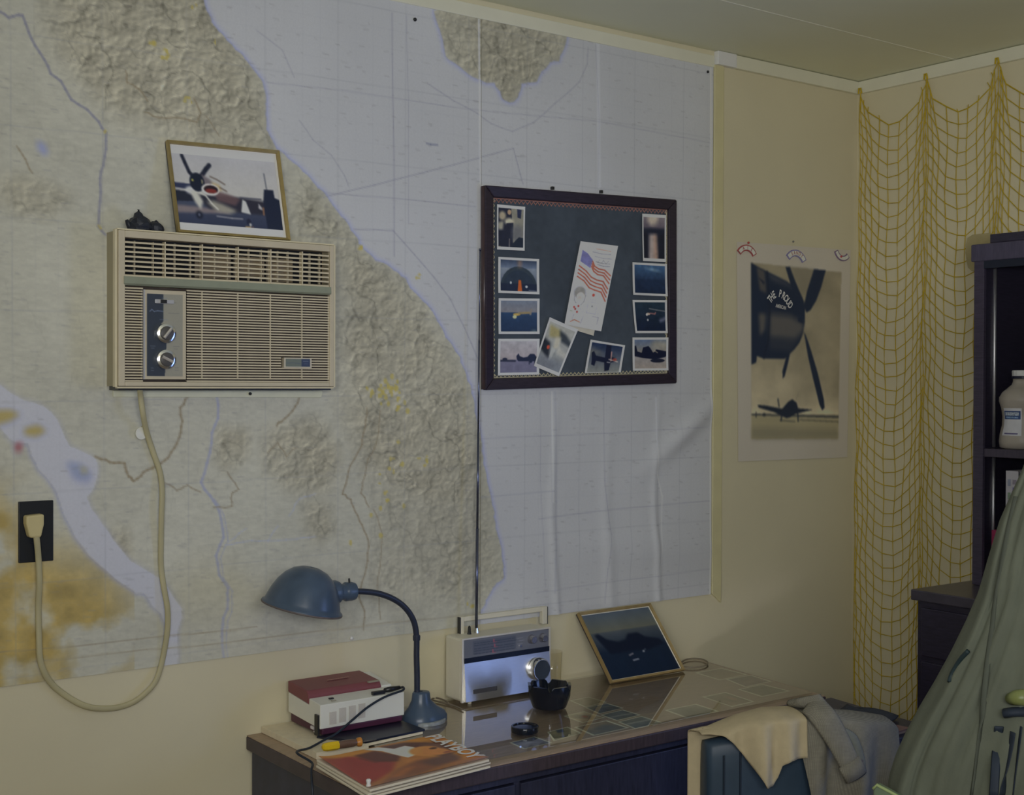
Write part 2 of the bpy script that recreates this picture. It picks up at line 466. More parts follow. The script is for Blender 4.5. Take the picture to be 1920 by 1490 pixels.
# mountain relief: light from one side over a ridged height field, strong only inside hilly districts
h = np.abs(fbm(MH, MW, 20, 21, 5) - 0.5) * 2; h2 = np.abs(fbm(MH, MW, 7, 33, 3) - 0.5) * 2
hh = h * 1.0 + h2 * 0.55
sh = np.zeros((MH, MW)); sh[1:, 1:] = (hh[1:, 1:] - hh[:-1, :-1]); sh = np.clip(sh * 5.5, -1, 1)
hill = np.zeros((MH, MW))
def add_hill(pts, s=1.0, soft=14):
    global hill
    r = cv.poly_mask(pts, soft)
    if r: hill[r[1]] = np.maximum(hill[r[1]], r[0] * s)
add_hill([(75, -60), (385, -60), (470, 130), (500, 200), (515, 285), (440, 300), (330, 255), (215, 225), (150, 150), (90, 70)], 1.0)
add_hill([(540, 320), (600, 370), (655, 445), (700, 500), (760, 530), (800, 590), (850, 680), (885, 780), (905, 900), (900, 960), (820, 960), (700, 900), (640, 780), (640, 470), (545, 450)], 1.0)
add_hill([(490, 810), (600, 780), (640, 850), (610, 930), (540, 920), (495, 880)], 0.9, 8)
add_hill([(405, 800), (470, 805), (465, 860), (420, 890), (402, 860)], 0.9, 5)
add_hill([(570, 930), (620, 940), (625, 1000), (590, 1020), (565, 980)], 0.7, 6)
add_hill([(760, 760), (900, 800), (930, 1000), (945, 1080), (890, 1140), (700, 1130), (700, 900)], 0.55, 14)
add_hill([(0, 330), (70, 330), (140, 370), (90, 410), (30, 400), (0, 380)], 0.8, 6)
add_hill([(180, 1000), (240, 985), (245, 1040), (215, 1060)], 0.7, 4)
add_hill(isle, 0.9, 6)
hill *= (0.55 + 0.9 * fbm(MH, MW, 30, 77)); hill = np.clip(hill, 0, 1)
rg = 1 - np.abs(fbm(MH, MW, 15, 121, 4) - .5) * 2; rg2 = 1 - np.abs(fbm(MH, MW, 8, 133, 3, .7) - .5) * 2
gy, gx_ = np.gradient(rg ** 3 + .6 * rg2 ** 3); slope = np.clip((gx_ * .8 + gy * .6) * 2.2, -1, 1)
vein = np.exp(-((fbm(MH, MW, 24, 141, 4) - .5) / .020) ** 2); vein2 = np.exp(-((fbm(MH, MW, 13, 151, 3) - .5) / .028) ** 2)
tone = 1 - hill * (0.03 + 0.10 * np.clip(n2, 0, 1)) + hill * slope * 0.22 - hill * (.15 * vein + .09 * vein2) - (1 - hill) * .03 * vein
landc = landc * tone[..., None] * (1 - hill[..., None] * np.array([0.0, 0.02, 0.06]))
landc *= (1 + 0.05 * (fbm(MH, MW, 5, 41, 3, 0.35) - 0.5) * 2)[..., None]
cv.a = cv.a * (1 - LM[..., None]) + landc * LM[..., None]
# ochre lowlands in the lower corner
och = full(cv.poly_mask([(-400, 900), (10, 930), (60, 1040), (150, 1040), (240, 1110), (240, 1260), (190, 1290), (-400, 1400)], 20))
on = fbm(MH, MW, 34, 91, 5); om = np.clip((on - 0.36) * 6, 0, 1) * och
om = np.maximum(om, full(cv.poly_mask([(-300, 940), (20, 950), (30, 1000), (10, 1060), (-300, 1080)], 6)) * np.clip((on - .3) * 5, 0, 1))
oc = np.array((136, 116, 62)) * (0.80 + 0.40 * fbm(MH, MW, 9, 93))[..., None]
cv.a = cv.a * (1 - 0.82 * om[..., None]) + oc * 0.82 * om[..., None]
# strait of pale water
strait = jitter([(-200, 660), (0, 722), (22, 738), (45, 750), (82, 760), (108, 785), (122, 820), (130, 835), (160, 848), (180, 862), (184, 885), (176, 912), (164, 932), (172, 955), (190, 980), (212, 1012), (245, 1052), (285, 1075), (302, 1085), (318, 1110), (338, 1140), (340, 1155), (330, 1180), (332, 1215), (331, 1250), (305, 1252), (308, 1215), (312, 1175), (300, 1150), (285, 1135), (270, 1112), (255, 1112), (240, 1100), (215, 1085), (190, 1062), (165, 1040), (140, 1005), (120, 965), (108, 925), (95, 905), (72, 880), (60, 855), (52, 830), (30, 830), (8, 815), (0, 800), (-200, 760)], 1.5, 2, 8)
sm = full(cv.poly_mask(strait, 1)); sf = np.clip(box_blur(sm, 3) * 2, 0, 1) * (1 - sm)
lowleft = full(cv.poly_mask([(-300, 800), (60, 830), (330, 1180), (330, 1300), (-300, 1350)], 6))
cv.a = cv.a * (1 - .6 * (sf * (0.35 + .65 * lowleft))[..., None]) + np.array((122, 126, 160)) * (.6 * sf * (0.35 + .65 * lowleft))[..., None]
cv.a = cv.a * (1 - sm[..., None]) + np.array(WATER) * sm[..., None]
for c, pts in [((142, 128, 78), [(-20, 770), (18, 768), (36, 776), (20, 788), (-20, 800)]), ((142, 128, 78), [(45, 802), (70, 796), (86, 808), (68, 818), (46, 816)]), ((120, 128, 150), [(125, 866), (150, 870), (168, 885), (165, 900), (140, 896)]), ((150, 140, 84), [(148, 872), (162, 880), (158, 890)]), ((128, 60, 62), [(28, 832), (40, 828), (38, 846), (30, 848)])]:
    cv.poly((124, 128, 158), [(x + (x - pts[0][0]) * .15 - 3, y + (y - pts[0][1]) * .2) for x, y in pts], .7, 3); cv.poly(c, pts, 0.9, 2)
cv.poly((118, 124, 160), [(68, 262), (84, 270), (90, 290), (80, 292), (68, 280)], .8, 2)
# rivers
cv.line((112, 112, 124), 1.7, jitter([(-60, 20), (0, 22), (14, 35), (32, 28), (41, 30), (52, 62), (65, 86), (82, 112), (94, 138), (112, 152), (132, 186), (162, 206), (184, 230), (197, 250), (198, 280), (192, 310), (186, 335), (187, 360), (185, 395), (184, 425), (196, 440)], 1.0, 2, 12), .85)
cv.line((126, 130, 156), 1.1, coast, .75); cv.line((126, 130, 156), 1.1, isle, .6)
riv = jitter([(405, 742), (408, 782), (396, 812), (392, 850), (380, 888), (374, 905), (392, 930), (404, 945), (412, 975), (418, 1005), (404, 1040), (410, 1075), (425, 1100), (427, 1125), (418, 1158), (414, 1180), (418, 1232)], 2, 2, 14)
cv.line((128, 131, 148), 2.0, riv, .8)
cv.line((128, 131, 148), 1.0, [(x + 8, y + 6) for x, y in riv[12:]], .6)
for pts in ([(420, 1020), (455, 1015), (500, 1012), (520, 985)], [(500, 1012), (555, 1010), (590, 1005)], [(425, 1015), (460, 990)], [(540, 965), (560, 935), (590, 925)]):
    cv.line((138, 142, 160), 0.9, jitter(pts, 2, 3, 20), .6)
BR = (116, 106, 88)
for pts, w_ in [([(178, 856), (205, 866), (232, 868), (240, 892), (250, 900), (268, 886), (295, 872), (315, 858), (330, 830), (340, 800), (338, 765), (352, 742)], 1.7), ([(688, 765), (684, 800), (676, 835), (655, 872), (646, 905), (640, 925), (655, 935), (664, 958), (676, 985), (690, 1012), (688, 1050), (678, 1092), (672, 1118), (682, 1145), (680, 1180)], 1.3), ([(712, 770), (705, 830), (690, 860), (678, 905), (676, 925), (690, 950)], 1.0), ([(700, 955), (716, 1000), (714, 1045), (706, 1085), (708, 1120), (712, 1160)], .8), ([(560, 745), (548, 770), (525, 790), (518, 798)], 1.5), ([(310, 905), (330, 918), (350, 910), (375, 922)], .9), ([(400, 950), (432, 950), (432, 925), (445, 918), (425, 885)], .9), ([(235, 135), (238, 155), (260, 168), (275, 190)], 1.2), ([(270, 210), (295, 220), (345, 223), (368, 228), (374, 212), (362, 185)], 1.2), ([(385, 218), (410, 255)], .8), ([(500, 850), (520, 830), (535, 855), (555, 838)], .8), ([(30, 275), (45, 300), (60, 325)], 1.0), ([(60, 1240), (200, 1226), (420, 1203), (640, 1178), (900, 1148)], .7), ([(-100, 1228), (100, 1215), (330, 1190), (480, 1174)], .6)]:
    cv.line(BR, w_, jitter(pts, 1.6, 3, int(pts[0][0]) % 97), .75)
# yellow towns and airfields
yr = np.random.RandomState(4)
for (x, y, s, n) in [(310, 105, 12, 8), (725, 730, 22, 26), (690, 735, 12, 6), (745, 760, 16, 8), (671, 464, 5, 3), (780, 522, 6, 3), (800, 862, 8, 4), (362, 12, 5, 2), (283, 82, 5, 3), (350, 184, 8, 4), (400, 83, 3, 1), (197, 248, 4, 1), (735, 870, 40, 10), (700, 950, 40, 9), (880, 1132, 10, 3), (186, 422, 5, 2)]:
    for _ in range(n):
        cv.ell((150, 138, 74), x + yr.normal(0, s * .5), y + yr.normal(0, s * .6), yr.uniform(1.5, 4), yr.uniform(2, 6), .7, 1)
# graticule: bold lines, thin lines, ticks
def gridlines(step, w_, al, seed, c=(110, 112, 120)):
    for k in np.arange(0.2, 2.8, step):
        pts = [(k + 0.01 * (z - 1.6) * (k - 1.6) , z) for z in np.linspace(MZ0 - .02, MZ1 + .02, 8)]
        P = [((x - MX0) / (MX1 - MX0) * (MW - 1), (MZ1 - z) / (MZ1 - MZ0) * (MH - 1)) for x, z in pts]
        raw_line(P, w_, al, c)
    for k in np.arange(0.95, 2.5, step):
        pts = [(x, k + 0.012 * math.sin((x - .6) * 1.1) + 0.004 * (x - 1.5)) for x in np.linspace(MX0 - .02, MX1 + .02, 9)]
        P = [((x - MX0) / (MX1 - MX0) * (MW - 1), (MZ1 - z) / (MZ1 - MZ0) * (MH - 1)) for x, z in pts]
        raw_line(P, w_, al, c)
def raw_line(P, w_, al, c):
    f = cv.fx; cv.fx = lambda p: p
    cv.line(c, w_, P, al); cv.fx = f
gridlines(0.182, 0.7, 0.20, 1); gridlines(0.0455, 0.4, 0.08, 2)
SEAL = (112, 112, 126)
for pts, w_, al in [([(605, 370), (700, 347), (800, 322), (900, 296), (962, 279), (970, 310), (980, 345)], .9, .55), ([(733, 25), (735, 180), (737, 300), (737, 480)], 1.0, .55), ([(760, 30), (764, 200), (764, 420)], .6, .4), ([(500, 155), (640, 170), (760, 188), (900, 208), (1120, 228), (1330, 268)], .7, .4), ([(600, 362), (735, 372), (820, 380), (890, 388)], .8, .45), ([(662, 430), (735, 432), (775, 478), (812, 520), (842, 560), (870, 615), (894, 672)], 1.0, .5), ([(480, 58), (528, 95), (550, 145)], .8, .4), ([(560, 225), (585, 262), (620, 292), (645, 330), (652, 350)], .8, .4), ([(800, 157), (850, 190), (893, 212), (920, 232), (960, 247), (1000, 231), (1040, 195), (1085, 155), (1100, 120), (1102, 90)], .9, .45), ([(1116, 85), (1122, 225), (1120, 350)], .7, .45), ([(1130, 735), (1132, 900), (1142, 1000), (1132, 1130)], .8, .45), ([(905, 822), (1010, 818), (1132, 812), (1325, 800)], .7, .4), ([(1010, 972), (1138, 955), (1330, 938)], .8, .45), ([(1005, 1110), (1130, 1092), (1330, 1066)], .7, .35), ([(1012, 735), (1013, 900), (1022, 1100)], .6, .35), ([(1228, 735), (1232, 1000), (1235, 1090)], .6, .3)]:
    cv.line(SEAL, w_, jitter(pts, .5, 2, int(pts[0][1]) % 89), al)
cv.line((80, 84, 110), 1.2, [(798, 269), (806, 271), (819, 272)], .6)
dr = np.random.RandomState(9)
for _ in range(2200):                                     # soundings and place names: specks of print
    x = dr.uniform(0, MW); y = dr.uniform(0, MH); n = dr.uniform(1, 5)
    raw_line([(x, y), (x + n, y + dr.uniform(-.6, .6))], .8, dr.uniform(.12, .4), (108, 107, 110))
# sheet joints and folds, with lit edges and fold shade painted pale and dark
for pts, c, w_, al in [([(896, 20), (898, 180), (899, 345)], (176, 178, 184), 1.6, .7), ([(1034, 735), (1036, 940)], (178, 180, 186), 1.6, .55), ([(1040, 735), (1042, 940), (1038, 1110)], (128, 130, 140), 2.2, .35), ([(1228, 745), (1230, 890), (1240, 930), (1234, 1085)], (176, 178, 184), 1.4, .5), ([(900, 932), (1038, 920)], (126, 128, 138), 1.2, .4), ([(1331, 130), (1332, 600), (1329, 1115)], (182, 184, 190), 2.2, .7), ([(1120, 85), (1122, 350)], (172, 174, 180), 4, .35)]:
    cv.line(c, w_, pts, al)
cv.poly((150, 148, 134), [(0, 1245), (330, 1205), (700, 1165), (900, 1146), (900, 1175), (600, 1212), (0, 1290)], .25, 2)
cv.a *= (1 + 0.035 * (fbm(MH, MW, 90, 55) - .5) * 2)[..., None]

def relief_arr(x0, x1):
    """paper surface: slight waves, fold ridges, one diagonal sag towards the lower corner"""
    def rel(u, v):
        X = x0 + u * (x1 - x0); Z = MZ1 + v * (MZ0 - MZ1)
        r = 0.0006 * np.sin(X * 9 + Z * 3) + 0.0005 * np.sin(Z * 11 - X * 4)
        low = np.clip((1.6 - Z) / .5, 0, 1) * np.clip((X - 1.85) / .1, 0, 1)
        for xf, wd in ((2.115, .012), (2.475, .012), (2.30, .02)):
            r = r + 0.0050 * low * np.exp(-((X - xf - 0.01 * np.sin(Z * 9)) / wd) ** 2)
        d = (X - 2.58) * -.57 + (Z - 1.40) * .82
        r = r + 0.013 * np.exp(-(d / .030) ** 2) * np.exp(-((X - 2.58) ** 2 + (Z - 1.40) ** 2) / .022)
        r = r + 0.008 * low * np.exp(-(((Z - 1.10) + (X - 2.3) * .12) / .05) ** 2) * np.exp(-((X - 2.40) / .25) ** 2)
        fold = np.clip((1.055 - Z) / .01, 0, 1) * np.clip((1.85 - X) / .1, 0, 1)
        return 0.0035 + r + 0.0012 * fold
    return rel
chart = empty('wall_chart', (1.6, 0.0, 0.934), 'very large topographic wall map with a pale sea and tan coast behind the air conditioner', 'map')
M_map = print_mat('chart_paper', 0.62, 0.25, 0.05, 220.0)
SEAMX = 1.8765
def crop_canvas(x0, x1, name):
    i0 = int(round((x0 - MX0) / STEP)); i1 = int(round((x1 - MX0) / STEP))
    c = Canvas(2, 2, (0, 0, 0)); c.a = cv.a[:, i0:i1]; c.h, c.w = c.a.shape[:2]
    a0 = MX0 + i0 * STEP; a1 = MX0 + i1 * STEP
    return sheet(name, c, [(a0, 0, MZ1), (a1, 0, MZ1), (a1, 0, MZ0), (a0, 0, MZ0)], M_map, chart, relief=relief_arr(a0, a1))
crop_canvas(MX0, SEAMX, 'chart_sheet'); _r = crop_canvas(SEAMX, MX1, 'chart_sheet'); _r.location.y -= 0.0012

# pins and nails holding things to the wall
M_pin_dark = mat('dark_pin', (34, 36, 40), 0.35, spec=0.6, k=1.0)
M_pin_white = mat('white_pin', (215, 215, 225), 0.3, spec=0.6)
def pin(u, v, m, label, y=-0.004, r=0.0045, name='push_pin'):
    p = on_y(u, v, y)
    o = MB(p).lathe([(r * .5, 0), (r, .002), (r * .95, .0045), (r * .4, .0065)], p, (0, -1, 0), 14).build(name, m, smooth=True)
    return tag(o, label, 'pin', 'pins pushed into the wall')
pin(777, 37, M_pin_dark, 'dark pin at the top edge of the map, nearest the island')
pin(1326, 135, M_pin_dark, 'dark pin in the top corner of the map by the bright trim block', r=.004)
pin(658, 1196, M_pin_white, 'white pin low on the map above the maroon tape recorder')
pin(1613, 666, M_pin_dark, 'dark nail in the room corner beside the yellow net', y=-.001, r=.004)
pin(1486, 453, mat('grey_pin', (90, 90, 86), .5), 'tiny grey nail above the middle of the aircraft poster', y=-.001, r=.003)

# ================================================================== WINDOW AIR CONDITIONER THROUGH THE WALL
AX0, AX1, AZ0, AZ1, AY = 0.934, 1.427, 1.5275, 1.8435, -0.072
AW, AH = AX1 - AX0, AZ1 - AZ0
M_ac = mat('beige_plastic', (146, 138, 120), 0.5, var=0.05, scale=20, spec=0.35)
M_ac_side = mat('beige_metal_case', (124, 117, 96), 0.5, var=0.08, scale=12, spec=0.35)
M_ac_dark = mat('grille_hollow', (30, 32, 38), 0.8, k=1.0)
M_ac_band = mat('olive_grey_band', (104, 108, 94), 0.4, var=0.08, scale=25)
M_ac_slat = mat('tan_slat', (152, 143, 122), 0.45, var=0.06, scale=40)
M_chrome = mat('chrome', (215, 218, 225), 0.16, metal=1.0, k=1.6, var=0.02)
M_satin = mat('satin_silver', (150, 150, 152), 0.45, metal=.4, k=1.8, var=.04)
M_knob = mat('knob_grey', (70, 68, 68), 0.4, var=0.05, k=1.6)
M_brown = mat('dusty_coil', (104, 92, 74), 0.8, var=0.3, scale=60)
ac = empty('air_conditioner', (1.18, 0.0, AZ0), 'beige window air conditioner with two chrome knobs set in the map wall', 'air conditioner')
def ax(u): return AX0 + u * AW
def az(v): return AZ1 - v * AH
# case: shell open to the front
b = MB()
t_ = 0.006
b.box((AX0, AY + .01, AZ0), (AX0 + t_, 0.0, AZ1)); b.box((AX1 - t_, AY + .01, AZ0), (AX1, 0.0, AZ1))
b.box((AX0 + t_, AY + .01, AZ1 - t_), (AX1 - t_, 0.0, AZ1)); b.box((AX0 + t_, AY + .01, AZ0), (AX1 - t_, 0.0, AZ0 + t_))
b.build('case', M_ac_side, ac)
MB().box((AX0 + t_, -0.030, AZ0 + t_), (AX1 - t_, -0.028, AZ1 - t_)).build('coil', M_brown, ac)
MB().box((ax(.02), -0.0285, az(.30)), (ax(.98), -0.0270, az(.04))).build('louvre_shade_plate', M_ac_dark, ac).location.y -= .004  # dark plate stands in for the shade behind the louvres
# front bezel: a frame of four bars with a bright edge line
f = MB()
for (u0, u1, v0, v1) in ((0, .028, 0, 1), (.978, 1, 0, 1), (.028, .978, 0, .045), (.028, .978, .972, 1)):
    f.box((ax(u0), AY, az(v1)), (ax(u1), AY + .012, az(v0)))
bez = f.build('bezel', M_ac, ac, bevel=.0015)
e = MB()
for (u0, u1, v0, v1) in ((-.012, -.002, -.005, 1.005), (1.002, 1.010, -.005, 1.005), (-.002, 1.002, -.012, -.003), (-.002, 1.002, 1.003, 1.014)):
    e.box((ax(u0), AY + .004, az(v1)), (ax(u1), AY + .016, az(v0)))
e.build('edge_trim', mat('bright_edge', (160, 152, 128), .35, var=.05), ac)
# upper louvres: 8 tilted horizontal slats, upright dividers
ls = MB(); ls.prism([(0.0, 0.0018), (0.009, 0.0034), (0.009, 0.0022), (0.0, -0.0018)], 'x', 0, AW * .95)
me_l = ls.mesh('louvre_slat'); me_l.materials.append(M_ac_slat)
for k in range(8):
    o = bpy.data.objects.new('louvre_slat', me_l); COL.objects.link(o); o.parent = ac
    o.location = Vector((ax(.026), AY + .003, az(.075 + .0305 * k))) - ac.location
dv = MB().box((-.0012, 0, -.118 * AH), (.0012, .014, .118 * AH)).mesh('upright_divider'); dv.materials.append(M_ac_slat)
for u in (.20, .365, .53, .685, .84):
    o = bpy.data.objects.new('upright_divider', dv); COL.objects.link(o); o.parent = ac
    o.location = Vector((ax(u), AY + .001, az(.175))) - ac.location
vn = MB().box((-.0009, 0, -.118 * AH), (.0009, .008, .118 * AH)).mesh('inner_vane'); vn.materials.append(M_ac_slat)
for u in (.085, .165, .26, .33, .44, .50, .60, .66, .74, .79, .90, .95):
    o = bpy.data.objects.new('inner_vane', vn); COL.objects.link(o); o.parent = ac
    o.location = Vector((ax(u), AY + .022, az(.175))) - ac.location
g = MB()
for (u0, u1, v0, v1) in ((.355, .52, .10, .27), (.535, .68, .11, .24), (.69, .82, .11, .27)):
    g.box((ax(u0), -.043, az(v1)), (ax(u1), -.041, az(v0)))
g.build('air_baffle', mat('baffle', (96, 86, 70), .5), ac)
MB().prism([(AY - .002, az(.295)), (AY + .012, az(.295)), (AY + .012, az(.352)), (AY + .002, az(.352)), (AY - .003, az(.34))], 'x', ax(.022), ax(.982)).build('band', M_ac_band, ac)
# lower grille: thin horizontal slats in two fields
NS = 34
def slat_mesh(L):
    s = MB(); s.prism([(0, .0014), (.006, .0016), (.006, .0006), (0, -.0014)], 'x', 0, L)
    m_ = s.mesh('grille_slat'); m_.materials.append(M_ac_slat); return m_
mA = slat_mesh(AW * .081); mB = slat_mesh(AW * .683)
mC = slat_mesh(AW * .44); mD = slat_mesh(AW * .095)
for k in range(NS):
    v = .368 + (.966 - .368) * k / (NS - 1)
    rows = [(mA, .024)] + ([(mC, .296), (mD, .884)] if .795 < v < .872 else [(mB, .296)])
    for me_, u in rows:
        o = bpy.data.objects.new('grille_slat', me_); COL.objects.link(o); o.parent = ac
        o.location = Vector((ax(u), AY + .002, az(v))) - ac.location
MB().box((ax(.022), AY + .013, az(.975)), (ax(.982), AY + .016, az(.355))).build('grille_back', mat('grille_back', (50, 44, 40), .8, var=.3, scale=30), ac)
rb = MB().box((-.001, 0, -.29 * AH), (.001, .004, .29 * AH)).mesh('grille_rib'); rb.materials.append(M_ac_slat)
for u in (.365, .53, .685, .84, .975):
    o = bpy.data.objects.new('grille_rib', rb); COL.objects.link(o); o.parent = ac
    o.location = Vector((ax(u), AY + .0025, az(.66))) - ac.location
# control panel
CU0, CU1, CV0, CV1 = .108, .288, .375, .955
MB().box((ax(CU0), AY - .004, az(CV1)), (ax(CU1), AY + .010, az(CV0))).build('panel_frame', M_ac, ac, bevel=.001)
MB().box((ax(CU0 - .006), AY - .005, az(CV1)), (ax(CU0), AY + .010, az(CV0))).build('panel_edge', M_satin, ac)
pc = Canvas(60, 132, (116, 114, 104))
pc.poly((40, 46, 56), [(0, 0), (.46, 0), (.46, .33), (.40, .36), (.52, .42), (.52, .80), (.50, 1), (0, 1)])
pc.poly((40, 46, 56), [(.46, .36), (.56, .5), (.52, .8), (.3, .8)])
pc.line((100, 112, 135), 1.2, [(.08, .215), (.14, .19), (.2, .215), (.3, .205), (.45, .21)], .7)
for (x, y, w_) in ((.42, .05, .14), (.1, .635, .13), (.12, .66, .08), (.12, .90, .06), (.12, .93, .07), (.62, .10, .2), (.6, .23, .3), (.74, .635, .16), (.76, .665, .1), (.78, .895, .1), (.78, .925, .1), (.36, .31, .22)):
    pc.line((86, 88, 92) if x > .5 else (96, 104, 118), 1.0, [(x, y), (x + w_, y)], .6)
sheet('panel_face', pc, [(ax(CU0 + .008), AY - .0048, az(CV0 + .025)), (ax(CU1 - .016), AY - .0048, az(CV0 + .025)), (ax(CU1 - .016), AY - .0048, az(CV1 - .02)), (ax(CU0 + .008), AY - .0048, az(CV1 - .02))], print_mat('panel_print', .35, .5), ac)
sw = MB().box((ax(.150), AY - .008, az(.462)), (ax(.232), AY - .004, az(.435))).build('slide_switch', M_satin, ac, bevel=.001)
MB().box((ax(.172), AY - .011, az(.460)), (ax(.198), AY - .007, az(.437))).build('switch_tab', M_pin_dark, sw)
for vv, ang in ((.655, .9), (.825, -.45)):
    c = (ax(.195), AY - .004, az(vv))
    kb = MB(c).lathe([(.0190, 0), (.0205, .004), (.0200, .009), (.0150, .011)], c, (0, -1, 0), 28).build('knob', M_chrome, ac, smooth=False, auto=True)
    kb.location = Vector(c) - ac.location
    MB(c).lathe([(.0150, .009), (.0140, .0135), (.0120, .0145)], c, (0, -1, 0), 24).build('knob_cap', M_knob, kb, auto=True).location = (0, 0, 0)
    d = Vector((math.cos(ang), 0, math.sin(ang))) * .0125
    MB(c).tube([Vector(c) + Vector((0, -.0155, 0)) - d, Vector(c) + Vector((0, -.0155, 0)) + d], .0032, 6).build('pointer', mat('pointer_silver', (150, 146, 142), .3, metal=.4), kb).location = (0, 0, 0)
# name plate, lower right
nu0, nu1, nv0, nv1 = .745, .882, .80, .870
MB().box((ax(nu0), AY - .003, az(nv1)), (ax(nu1), AY + .008, az(nv0))).build('plate_frame', mat('plate_rim', (160, 152, 134), .3, metal=.3), ac)
nc = Canvas(50, 20, (84, 90, 84)); nc.poly((44, 52, 72), [(.64, 0), (1, 0), (1, 1), (.64, 1)]); nc.line((70, 76, 84), 2, [(.05, .55), (.3, .5), (.58, .6)], .7)
nc.line((110, 116, 128), 1.2, [(.72, .3), (.92, .3)], .7).line((96, 104, 118), 1, [(.76, .62), (.9, .62)], .5)
sheet('name_plate', nc, [(ax(nu0 + .008), AY - .0035, az(nv0 + .008)), (ax(nu1 - .008), AY - .0035, az(nv0 + .008)), (ax(nu1 - .008), AY - .0035, az(nv1 - .008)), (ax(nu0 + .008), AY - .0035, az(nv1 - .008))], print_mat('panel_print'), ac)
# dark strip standing in for the shadow line under the case
MB().box((AX0 + .003, AY + .008, AZ0 - .0080), (AX1 - .004, -.010, AZ0)).build('under_shadow', M_pin_dark, ac)
# power cord: from under the case, down, round and back up to the outlet
cp = [(262, 727), (264, 745), (268, 775), (275, 810), (288, 850), (300, 885), (304, 920), (303, 960), (302, 1010), (302, 1060), (307, 1100), (314, 1140), (314, 1180), (308, 1220), (300, 1255), (290, 1280), (272, 1300), (250, 1316), (225, 1325), (200, 1328), (170, 1326), (145, 1317), (118, 1300), (98, 1283), (84, 1262), (75, 1235), (73, 1190), (72, 1140), (74, 1090), (72, 1045), (69, 1012), (67, 1000)]
cpts = []
for i, (u, v) in enumerate(cp):
    yy = -.055 if i < 1 else (-.04 if i < 3 else (-.018 if i > 27 else -.010 - .008 * math.sin(i * .7) ** 2))
    if i >= 30: yy = -.028
    cpts.append(on_y(u, v, yy))
def smooth_path(P, n=4):
    P = [Vector(p) for p in P]; out = []
    for i in range(len(P) - 1):
        a = P[max(i - 1, 0)]; b_ = P[i]; c_ = P[i + 1]; d_ = P[min(i + 2, len(P) - 1)]
        for k in range(n):
            t = k / n
            out.append(0.5 * ((2 * b_) + (c_ - a) * t + (2 * a - 5 * b_ + 4 * c_ - d_) * t * t + (3 * b_ - a - 3 * c_ + d_) * t ** 3))
    out.append(P[-1]); return out
M_cord = mat('tan_rubber_cord', (134, 128, 100), 0.5, var=.06, scale=20)
crd = MB().tube(smooth_path(cpts, 3), .0062, 10, flat=.62, up=(0, 1, 0)).build('power_cord', M_cord, ac, smooth=True)
# plug
pp = on_y(66, 985, -.03)
MB().prism([(pp[0] - .018, pp[2] + .020), (pp[0] + .017, pp[2] + .022), (pp[0] + .017, pp[2] + .002), (pp[0] + .011, pp[2] - .024), (pp[0] - .011, pp[2] - .024), (pp[0] - .018, pp[2] + .004)], 'y', -.034, -.009).build('plug', mat('tan_plug', (150, 140, 104), .45, var=.04), ac, bevel=.004)
# paper tag tied to the cord
tp = on_y(265, 812, -.012)
MB().tube([on_y(271, 790, -.018), on_y(268, 798, -.016), on_y(265, 800, -.014)], .0012, 6).build('tag_string', M_cord, crd)
MB().lathe([(.0125, 0), (.0135, .0008), (.0135, .0016), (.0125, .0024)], tp, (.1, -1, 0), 20).build('cord_tag', mat('white_tag', (170, 168, 158), .5), crd)
# pale strip under the unit (patch of bare board left where the chart was cut)
patch = MB((1.15, 0, 1.515)).prism([(AX0 + .012, AZ0 - .0085), (AX1 + .002, AZ0 - .0085), (AX1 + .006, AZ0 - .012), (AX1 + .002, AZ0 - .0255), (AX0 + .012, AZ0 - .0225)], 'y', -.009, 0).build('filler_strip', mat('cream_filler', (186, 178, 146), .6, var=.04), bevel=.001)
tag(patch, 'narrow cream filler strip directly under the air conditioner', 'trim strip')
pin(468, 738, M_pin_dark, 'dark screw head in the cream strip under the air conditioner', y=-.0095, r=.0035, name='screw')

# ------------------------------------------------------------------ outlet plate on the wall
op = empty('wall_outlet', (.79, 0, 1.176), 'black rectangular wall outlet plate with a tan plug in it', 'outlet')
q0 = on_y(33, 940); q1 = on_y(98, 1050)
MB().box((q0[0], -.008, q1[2]), (q1[0], 0, q0[2])).build('cover_plate', mat('black_plate', (26, 30, 38), .35, k=1.0, spec=.5), op, bevel=.0015)
MB().box((.778, -.0095, 1.213), (.798, -.0075, 1.217)).build('socket_slot', M_ac_dark, op)
MB().lathe([(.003, 0), (.003, .0012)], (.789, -.008, 1.238), (0, -1, 0), 12).build('screw', M_chrome, op)

# ------------------------------------------------------------------ framed aircraft photo on top of the air conditioner
def frame_bars(mb, quad, w, d):
    """four mitred bars around a quad (tl,tr,br,bl, numpy) with outward depth d towards the viewer"""
    tl, tr, br, bl = [np.array(q, float) for q in quad]
    n = np.cross(bl - tl, tr - tl); n /= np.linalg.norm(n)
    ex = (tr - tl) / np.linalg.norm(tr - tl); ez = (tl - bl) / np.linalg.norm(tl - bl)
    inn = [tl + ex * w - ez * w, tr - ex * w - ez * w, br - ex * w + ez * w, bl + ex * w + ez * w]
    out = [tl, tr, br, bl]
    for i in range(4):
        j = (i + 1) % 4
        A, B, C_, D = out[i], out[j], inn[j], inn[i]
        vs = [A, B, C_, D, A + n * d, B + n * d, C_ + n * d * .75, D + n * d * .75]
        mb.add(vs, [(3, 2, 1, 0), (4, 5, 6, 7), (0, 1, 5, 4), (1, 2, 6, 5), (2, 3, 7, 6), (3, 0, 4, 7)])
    return inn, n
M_gold = mat('brass_frame', (116, 102, 64), 0.35, metal=0.35, var=.12, scale=40, spec=.5)
fq = [on_y(310, 265, -.006), on_y(520, 285, -.006), on_y(541, 449, -.048), on_y(331, 439, -.048)]
fq[2][2] = fq[3][2] = AZ1 + .0045
